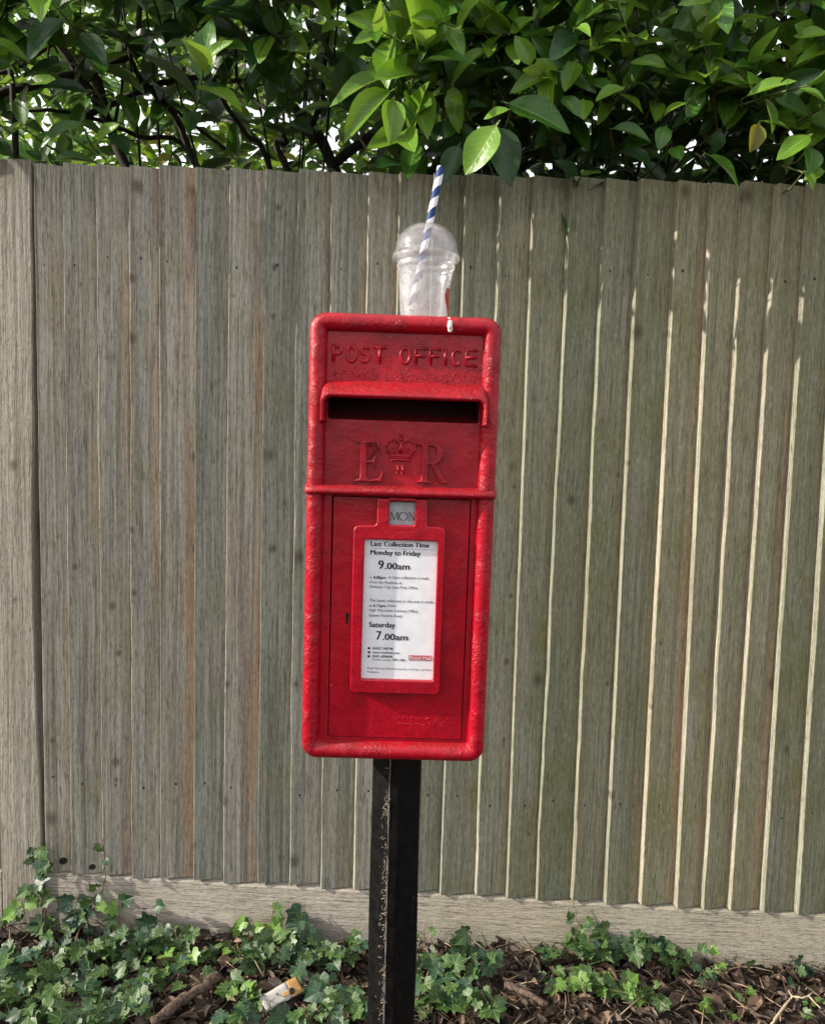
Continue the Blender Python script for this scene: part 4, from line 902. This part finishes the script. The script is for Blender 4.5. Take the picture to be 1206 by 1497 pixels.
G2 = Shrub('laurel_shrub', (1.3, 2.2, 0.0), 'tall dark laurel filling the view behind the dense shrub', group='laurels behind the fence')
G2.branch([(1.3, 2.2, 0.0), (1.2, 2.2, 1.4), (1.3, 2.2, 3.2)], 0.04, 0.008, 6)
for i in range(4200):
    x = rng.uniform(-0.35, 3.0); y = rng.uniform(1.5, 2.9); z = rng.uniform(2.0, 4.3) if i > 500 else rng.uniform(0.5, 2.0)
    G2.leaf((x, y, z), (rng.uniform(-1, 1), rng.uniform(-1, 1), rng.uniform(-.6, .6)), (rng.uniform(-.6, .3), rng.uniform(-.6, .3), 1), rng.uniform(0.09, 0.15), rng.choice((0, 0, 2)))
G2.finish(60)
TR = Shrub('broadleaf_tree', (-1.75, 4.6, 0.0), 'grey trunked tree standing behind the laurels', 'tree')
M_GREYBARK = simple('grey_bark', (0.20, 0.175, 0.15), 0.9, 0.35, 18, 0.8)
b = MB(); b.tube([(0, 0, -0.1), (0.02, 0, 1.5), (-0.05, 0, 3.2), (0.05, 0, 5.5), (0, 0.05, 7.5)], [0.14, 0.115, 0.10, 0.07, 0.03], 12); b.build('trunk', M_GREYBARK, TR.root, True)
for i in range(9):
    a = i * 2.4; z = 3.3 + 0.42 * i; e = Vector((1.5 * math.cos(a), 1.3 * math.sin(a), z + 0.9)) + TR.o
    TR.branch([Vector((0, 0, z)) + TR.o, (Vector((0, 0, z + .3)) + TR.o + e) / 2, e], 0.035, 0.008, 6)
    for j in range(110):
        p = e + Vector((rng.gauss(0, .45), rng.gauss(0, .45), rng.gauss(0, .35)))
        TR.leaf(p, (rng.uniform(-1, 1), rng.uniform(-1, 1), rng.uniform(-.6, .6)), (rng.uniform(-.5, .5), rng.uniform(-.5, .5), 1), rng.uniform(0.09, 0.14), rng.choice((0, 1)))
TR.finish(0)

# ------------------------------------------------------------------ leaf litter
def dead_leaf(i):
    r = random.Random(500 + i); nu, nv = 4, 6; v = []; f = []; uv = []
    bend = r.uniform(-0.6, 0.9); fold = r.uniform(0.2, 1.1); tw = r.uniform(-1.2, 1.2); wd = r.uniform(0.16, 0.34)
    for a in range(nv + 1):
        s = a / nv; w = wd * (math.sin(math.pi * min(1, s ** 0.9)) ** 0.8) + 0.006
        for b_ in range(nu + 1):
            q = 2 * b_ / nu - 1; x = q * w; z = abs(q) ** 1.5 * w * fold + 0.03 * math.sin(11 * s + 4 * q + i)
            ct, st = math.cos(tw * s), math.sin(tw * s)
            v.append((x * ct - z * st, s - .5, -bend * 0.4 * (s - .4) ** 2 + x * st + z * ct)); uv.append((b_ / nu, s))
    for a in range(nv):
        for b_ in range(nu):
            k = a * (nu + 1) + b_; f.append((k, k + 1, k + nu + 2, k + nu + 1))
    return np.array(v), f, uv
DEAD = [dead_leaf(i) for i in range(8)]
def dead_mat(name, col):
    t = NT(name); g = t.n.new('ShaderNodeNewGeometry'); n = t.noise(g.outputs['Position'], 45, 4, 0.6); n2 = t.noise(g.outputs['Position'], 300, 3, 0.6)
    uv = t.n.new('ShaderNodeUVMap').outputs[0]; s = t.sep(uv); ax = t.math('ABSOLUTE', t.math('SUBTRACT', s[0], 0.5))
    c = t.mix(t.ramp(n, 0.3, 0.7), tuple(a * 0.55 for a in col), tuple(min(1, a * 1.35) for a in col)); c = t.mix(t.ramp(ax, 0.01, 0.04, 0.5, 0), c, tuple(min(1, a * 1.8) for a in col))
    return t.done(c, 0.62, t.bump(t.math('ADD', n, n2), 0.5, 0.003), 0.35)
DM = [dead_mat('dead_leaf_brown', (0.070, 0.044, 0.030)), dead_mat('dead_leaf_dark', (0.032, 0.022, 0.017)), dead_mat('dead_leaf_tan', (0.17, 0.11, 0.072)), dead_mat('dead_leaf_grey', (0.11, 0.082, 0.068))]
DME = {(i, m): mesh('fallen_leaf', *DEAD[i][:2], DM[m], True, uv=DEAD[i][2]) for i in range(8) for m in range(4)}
def litter_mat(x, y, lift, tilt=0.5):
    d = Vector((rng.uniform(-1, 1), rng.uniform(-1, 1), rng.uniform(-tilt, tilt) * .7)); nrm = Vector((rng.uniform(-tilt, tilt), rng.uniform(-tilt, tilt) - .15, 1))
    return frame_mat(Vector((x, y, ground_z(x, y) + lift)), d, nrm, rng.choice((rng.uniform(0.014, 0.032), rng.uniform(0.018, 0.04), rng.uniform(0.03, 0.062))), rng.uniform(0.55, 1.1))
items = []
for i in range(3900):
    x = rng.uniform(-1.35, 1.35); y = 0.012 - 0.62 * rng.random() ** 1.15
    items.append((litter_mat(x, y, rng.uniform(0.002, 0.018), 0.55), rng.randrange(8), rng.choice((0, 0, 1, 1, 1, 2, 3))))
tag(stuff_mesh('leaf_litter', items, DEAD, DM), 'dense brown leaf litter covering the soil along the fence', 'leaf litter', kind='stuff')
b = MB()
for i in range(1700):                          # broken twigs and stalks among the leaves
    x = rng.uniform(-1.3, 1.3); y = 0.0 - 0.55 * rng.random(); p = Vector((x, y, ground_z(x, y) + rng.uniform(.012, .034))); d = Vector((rng.uniform(-1, 1), rng.uniform(-1, 1), rng.uniform(-.35, .35))).normalized() * rng.uniform(.008, .040)
    b.tube([p - d, p + Vector((rng.uniform(-.004, .004), rng.uniform(-.004, .004), .002)), p + d], [rng.uniform(.0006, .0018)] * 2 + [.0006], 5, m=rng.choice((0, 0, 1, 2)))
tag(b.build('twig_litter', [simple('twig_brown', (0.07, 0.045, 0.03), .9), simple('twig_pale', (0.26, 0.19, 0.13), .9), simple('twig_dark', (0.03, 0.022, 0.017), .9)], None, True), 'scattered broken twigs and leaf stalks over the soil', 'twigs', kind='stuff')
nl = 0
while nl < 110:
    x = rng.uniform(-1.05, 0.95); y = rng.uniform(-0.34, 0.0)
    px, py, w = to_px((x, y, 0.02))
    if not (-10 < px < 1216 and py < 1500): continue
    m = litter_mat(x, y, rng.uniform(0.016, 0.030), 0.6)
    o = obj('fallen_leaf', DME[(rng.randrange(8), rng.choice((0, 0, 1, 2, 2, 3)))], mat=m); nl += 1
    tag(o, 'curled brown dead leaf lying on the leaf litter by the fence', 'dead leaf', 'dead leaves on the ground')

# ------------------------------------------------------------------ ivy
class Ivy:
    def __init__(s, loc, label): s.root = empty('ivy_plant', loc); s.o = Vector(loc); tag(s.root, label, 'ivy', 'ivy at the foot of the fence'); s.stem = MB(); s.n = 0
    def leaf(s, base, direc, normal, L, m):
        x, y, w = to_px(Vector(base) + Vector(direc).normalized() * L * .5)
        if (380 < x < 450 and 1432 < y < 1482) or (235 < x < 325 and 1425 < y < 1490 and rng.random() < .6): return
        obj('leaf', IME[(rng.randrange(6), m)], s.root, mat=frame_mat(Vector(base) - s.o, direc, normal, L, rng.uniform(.9, 1.12))); s.n += 1
    def vine(s, pts, r=0.0022, n=12, L=0.045, mats=(0, 0, 1), out=0.03, up=0.35, wall=False):
        n = int(n * (1.28 if not wall and n > 8 else 1.15)); L = L * (0.84 if not wall else 0.9)
        pts = [Vector(p) for p in pts]; fine = []
        for i in range(len(pts) - 1):
            for j in range(6): fine.append(pts[i].lerp(pts[i + 1], j / 6) + Vector((rng.uniform(-1, 1), rng.uniform(-.4, .4), rng.uniform(-1, 1))) * 0.003)
        fine.append(pts[-1]); s.stem.tube([p - s.o for p in fine], [r * (1 - .6 * i / len(fine)) for i in range(len(fine))], 5)
        for i in range(n):
            k = rng.random() * (len(fine) - 1); p = fine[int(k)].lerp(fine[min(int(k) + 1, len(fine) - 1)], k % 1)
            sgn = rng.choice((-1, 1))
            if wall:
                d = Vector((sgn * rng.uniform(.2, 1), rng.uniform(-.6, -.15), rng.uniform(-.9, .6))); nr = Vector((rng.uniform(-.5, .3), -1, rng.uniform(0, .8)))
                b_ = p + Vector((sgn * rng.uniform(.0, .02), -rng.uniform(.004, .02), rng.uniform(-.01, .015)))
            else:
                d = Vector((rng.uniform(-1, 1), rng.uniform(-1, .3), rng.uniform(-.5, .35))); nr = Vector((rng.uniform(-.6, .4), rng.uniform(-.9, .05), rng.uniform(.6, 1.2)))
                b_ = p + Vector((rng.uniform(-1, 1) * out, rng.uniform(-1, .6) * out, rng.uniform(.012, up * .055 + .018)))
            sz = L * rng.uniform(.55, 1.2); bb = b_ - d.normalized() * sz * .2
            s.stem.tube([p - s.o, (p + bb) / 2 + Vector((0, 0, .004)) - s.o, bb - s.o], 0.0008, 4, caps=False)
            s.leaf(bb, d, nr, sz, rng.choice(mats))
    def finish(s): s.stem.build('stem', M_IVYSTEM, s.root, True)
def g(px, py, up=0.0): p = ptg(px, py, 0.015 + up); p.y = min(p.y, -0.006); p.z = ground_z(p.x, p.y) + up; return p
def wl_(px, py): return pt(px, py, -0.006)
# the ivy climbing the gap beside the post
I = Ivy((-0.97, -0.02, 0), 'ivy climbing the dark gap beside the fence post'); 
I.vine([g(70, 1400), wl_(66, 1340), pt(62, 1290, -.008), pt(58, 1240, -.01)], .0028, 22, .042, (0, 0, 1, 1), wall=True)
I.vine([g(20, 1395), pt(10, 1345, -.02), pt(35, 1325, -.02), pt(62, 1290, -.012)], .0026, 10, .042, (0, 0, 2), wall=True)
I.vine([g(0, 1420), g(30, 1400, .03), g(70, 1385, .04)], n=18, L=.05, mats=(0, 0, 1)); I.finish()
I = Ivy((-0.86, -0.10, 0), 'ivy with bright young leaves under the two knot holes')
I.vine([g(95, 1410), wl_(120, 1350), wl_(150, 1310), wl_(153, 1280), pt(152, 1255, -.002), pt(148, 1215, -.002)], .0024, 10, .036, (0, 2, 1), wall=True)
I.vine([g(100, 1400), wl_(120, 1350), wl_(115, 1312)], n=14, L=.052, mats=(0, 1, 1), wall=True)
I.vine([g(150, 1400), wl_(175, 1345), wl_(172, 1312)], n=10, L=.048, mats=(2, 0, 1), wall=True)
I.vine([g(80, 1420), g(140, 1390, .03), g(210, 1385, .03)], n=32, L=.05, mats=(0, 0, 1), up=.6); I.finish()
I = Ivy((-0.60, -0.10, 0), 'dark ivy spilling forward between the knot holes and the pale gravel board')
I.vine([g(190, 1400), wl_(225, 1355), wl_(232, 1325)], n=10, L=.055, mats=(1, 1, 0), wall=True)
I.vine([g(200, 1410), g(240, 1375, .02), g(290, 1390, .01)], n=20, L=.05, mats=(1, 0, 0), up=.5)
I.vine([g(10, 1470), g(100, 1455, .02), g(200, 1450, .01), g(250, 1430, .01)], n=34, L=.048, mats=(0, 0, 0, 1), up=.5)
I.vine([g(0, 1490), g(90, 1492, .02), g(180, 1490, .01)], n=22, L=.05, mats=(0, 0, 1), up=.5); I.finish()
I = Ivy((-0.38, -0.10, 0), 'ivy clump reaching up the gravel board beside the black post')
I.vine([g(400, 1420), wl_(395, 1360), wl_(402, 1320)], n=12, L=.045, mats=(0, 2, 0), wall=True)
I.vine([g(430, 1420), wl_(440, 1370), wl_(447, 1335)], n=14, L=.055, mats=(1, 1, 0), wall=True)
I.vine([g(360, 1400), wl_(362, 1365), wl_(366, 1340)], n=10, L=.036, mats=(2, 0, 2), wall=True)
I.vine([g(340, 1420), g(410, 1400, .02), g(500, 1410, .02), g(540, 1395, .02)], n=44, L=.05, mats=(0, 1, 0), up=.7); I.finish()
I = Ivy((-0.34, -0.22, 0), 'ivy trailing round the rotten stick and the wrapper')
I.vine([g(230, 1470), g(300, 1440, .01), g(350, 1465, .01), g(440, 1490, .01)], n=26, L=.046, mats=(0, 0, 2, 1), up=.4)
I.vine([g(440, 1440, .01), g(490, 1470, .02), g(540, 1480, .02)], n=30, L=.05, mats=(0, 0, 1), up=.5)
I.vine([g(300, 1495), g(400, 1500, .02), g(520, 1500, .02)], n=30, L=.05, mats=(0, 0, 1), up=.5); I.finish()
I = Ivy((-0.75, -0.25, 0), 'low ivy carpet in front of the fence post on the leaf litter')
I.vine([g(0, 1445), g(60, 1440, .01), g(130, 1425, .01), g(190, 1425, .01)], n=30, L=.05, mats=(0, 0, 1)); I.vine([g(60, 1500), g(150, 1475, .01), g(230, 1490, .01)], n=26, L=.05, mats=(0, 0, 1))
I.vine([g(190, 1425), g(260, 1410, .01), g(340, 1400, .01)], n=18, L=.046, mats=(0, 1, 2)); I.vine([g(0, 1445), g(20, 1480, .01), g(60, 1500, .01)], n=14, L=.05, mats=(0, 0, 1)); I.finish()
I = Ivy((0.02, -0.12, 0), 'ivy clump on the other side of the black post')
I.vine([g(615, 1430), wl_(620, 1385), wl_(622, 1350)], n=9, L=.045, mats=(0, 1), wall=True)
I.vine([g(660, 1420), wl_(680, 1385), wl_(690, 1362)], n=9, L=.052, mats=(1, 0), wall=True)
I.vine([g(615, 1440), g(650, 1430, .02), g(720, 1425, .02)], n=26, L=.048, mats=(0, 0, 1), up=.6)
I.vine([g(610, 1475), g(660, 1470, .02), g(740, 1490, .02)], n=32, L=.05, mats=(0, 0, 1), up=.5); I.finish()
I = Ivy((0.40, -0.08, 0), 'ivy spread along the middle of the bare gravel board')
I.vine([g(830, 1425), wl_(838, 1385), wl_(845, 1350), pt(838, 1318, -.004)], .002, 9, .030, (2, 2, 0), wall=True)
I.vine([g(880, 1420), wl_(885, 1380), wl_(888, 1362)], n=4, L=.050, mats=(0, 0), wall=True)
I.vine([g(960, 1420), wl_(965, 1390), wl_(970, 1372)], n=4, L=.050, mats=(1, 0), wall=True)
I.vine([g(790, 1420), g(850, 1405, .03), g(930, 1400, .03), g(1010, 1412, .02)], n=64, L=.048, mats=(0, 1, 0, 0), up=.6)
I.vine([g(800, 1450), g(880, 1450, .01), g(960, 1470, .01)], n=36, L=.046, mats=(0, 2, 0), up=.4); I.finish()
for pts, r_, n_, L_, ms, wall in (([g(1030, 1430), wl_(1040, 1400), wl_(1036, 1378)], .0014, 3, .034, (2, 2), True), ([g(1090, 1425), wl_(1098, 1402)], .0014, 2, .046, (0,), True), ([g(1155, 1425), wl_(1165, 1405), pt(1182, 1388, -.012)], .0016, 2, .054, (1,), True),
                              ([g(1140, 1440), g(1190, 1435)], .0014, 4, .040, (0, 1), False), ([g(1070, 1465), g(1105, 1478)], .0014, 3, .042, (0, 2), False), ([g(1000, 1480), g(1080, 1492)], .0014, 5, .042, (0, 2), False), ([g(1170, 1480), g(1206, 1490)], .0014, 6, .030, (2, 0), False), ([g(1010, 1440), g(1060, 1435)], .0014, 3, .040, (0, 1), False)):
    I = Ivy(pts[0], 'small ivy seedling with few leaves in the bare litter by the gravel board'); I.root['group'] = 'ivy seedlings in the litter'
    I.vine(pts, r_, n_, L_, ms, wall=wall); I.finish()

# ------------------------------------------------------------------ things lying on the ground
def stick(name, pts, r, m, label, cat, side=None, group=None):
    b = MB(); pts = [Vector(p) for p in pts]; o = pts[0].copy(); fine = []
    for i in range(len(pts) - 1):
        for j in range(5): fine.append(pts[i].lerp(pts[i + 1], j / 5) + Vector((rng.uniform(-1, 1), rng.uniform(-1, 1), rng.uniform(-1, 1))) * r[0] * .25)
    fine.append(pts[-1]); N = len(fine)
    b.tube([p - o for p in fine], [(r[0] + (r[1] - r[0]) * i / (N - 1)) * rng.uniform(.74, 1.18) for i in range(N)], 9)
    for sp, rr in (side or []): b.tube([Vector(p) - o for p in sp], rr, 6)
    return tag(b.build(name, m, None, True, o), label, cat, group)
M_ROT = simple('rotten_bark', (0.085, 0.056, 0.041), 0.9, 0.65, 150, 1.0)
stick('rotten_stick', [g(225, 1490, .034), g(262, 1462, .040), g(300, 1440, .042), g(318, 1427, .040)], (0.010, 0.013), M_ROT, 'thick rotten brown stick lying in the ivy', 'stick', [([g(300, 1440, .046), g(285, 1428, .056), g(278, 1424, .060)], [.005, .004, .002])])
M_PALE = simple('pale_dry_twig', (0.42, 0.33, 0.22), 0.85, 0.25, 120)
k1 = g(1158, 1457, .034)
stick('dry_twig', [g(1128, 1496, .030), g(1142, 1476, .034), k1, g(1172, 1459, .038), g(1182, 1457, .036), g(1200, 1475, .030)], (.0028, .0016), M_PALE, 'pale forked dry twig on the bare litter', 'twig', [([k1, g(1152, 1448, .038)], [.0016, .0010]), ([g(1180, 1457, .036), g(1190, 1450, .036)], [.0014, .0008])])
stick('bark_strip', [g(740, 1445, .03), g(760, 1455, .034), g(800, 1475, .032)], (.009, .006), M_ROT, 'dark strip of bark on the litter beside the ivy clump', 'bark')
stick('fallen_twig', [g(1090, 1470, .03), g(1110, 1482, .032), g(1130, 1488, .03)], (.004, .002), M_ROT, 'short dark twig on the litter near the pale forked twig', 'twig')
stick('fallen_twig', [g(380, 1390, .03), g(405, 1384, .034), g(440, 1388, .03)], (.003, .002), M_ROT, 'thin dark twig beneath the ivy beside the black post', 'twig')
# crumpled wrapper: white card with an orange end
q0, q1 = g(384, 1470, .036), g(438, 1438, .044)
wr = empty('wrapper', (q0 + q1) / 2); tag(wr, 'flattened white and orange wrapper dropped in the ivy', 'wrapper')
ex = (q1 - q0); Lw = ex.length; ex.normalize(); nz_ = Vector((-.1, -.62, .78)); nz_ = (nz_ - ex * nz_.dot(ex)).normalized(); ey = nz_.cross(ex)
mw = Matrix.Identity(4)
for i in range(3): mw[i][0], mw[i][1], mw[i][2], mw[i][3] = ex[i], ey[i], nz_[i], wr.location[i]
wr.matrix_world = mw
M_W = simple('white_card', (0.42, 0.40, 0.38), 0.6, 0.06, 60); M_O = simple('orange_print', (0.42, 0.24, 0.08), 0.6, 0.08, 60); M_K = simple('black_print', (0.012, 0.012, 0.012), 0.5)
def sheet(name, x0, x1, y0, y1, z, m, n=8, th=0.0012):
    v = []; f = []
    for k in (0, 1):
        for i in range(n + 1):
            for j in range(5):
                x = x0 + (x1 - x0) * i / n; y = y0 + (y1 - y0) * j / 4; v.append((x, y, z - k * th + 0.0022 * math.sin(55 * x + 20 * y) + 0.0010 * math.sin(150 * y)))
    S_ = (n + 1) * 5
    for i in range(n):
        for j in range(4):
            a = i * 5 + j; f.append((a, a + 5, a + 6, a + 1)); f.append((S_ + a, S_ + a + 1, S_ + a + 6, S_ + a + 5))
    for i in range(n): f.append((i * 5, S_ + i * 5, S_ + i * 5 + 5, i * 5 + 5)); f.append((i * 5 + 4, i * 5 + 9, S_ + i * 5 + 9, S_ + i * 5 + 4))
    for j in range(4): f.append((j, j + 1, S_ + j + 1, S_ + j)); f.append((n * 5 + j, S_ + n * 5 + j, S_ + n * 5 + j + 1, n * 5 + j + 1))
    return obj(name, mesh(name, v, f, m, True), wr)
sheet('card', -Lw / 2, Lw / 2 - 0.026, -0.018, 0.018, 0, M_W); sheet('orange_end', Lw / 2 - 0.026, Lw / 2, -0.018, 0.018, 0, M_O)
sheet('orange_tab', 0.002, Lw / 2 - 0.027, -0.010, 0.000, 0.0014, M_O, th=0.0006)
b = MB(); b.lathe([(0.0001, 0.0036), (0.0062, 0.0036), (0.0068, 0.0026), (0.0068, 0.0)], 18, c=(Lw / 2 - 0.024, -0.006, 0.0012)); b.build('black_dot', M_K, wr)
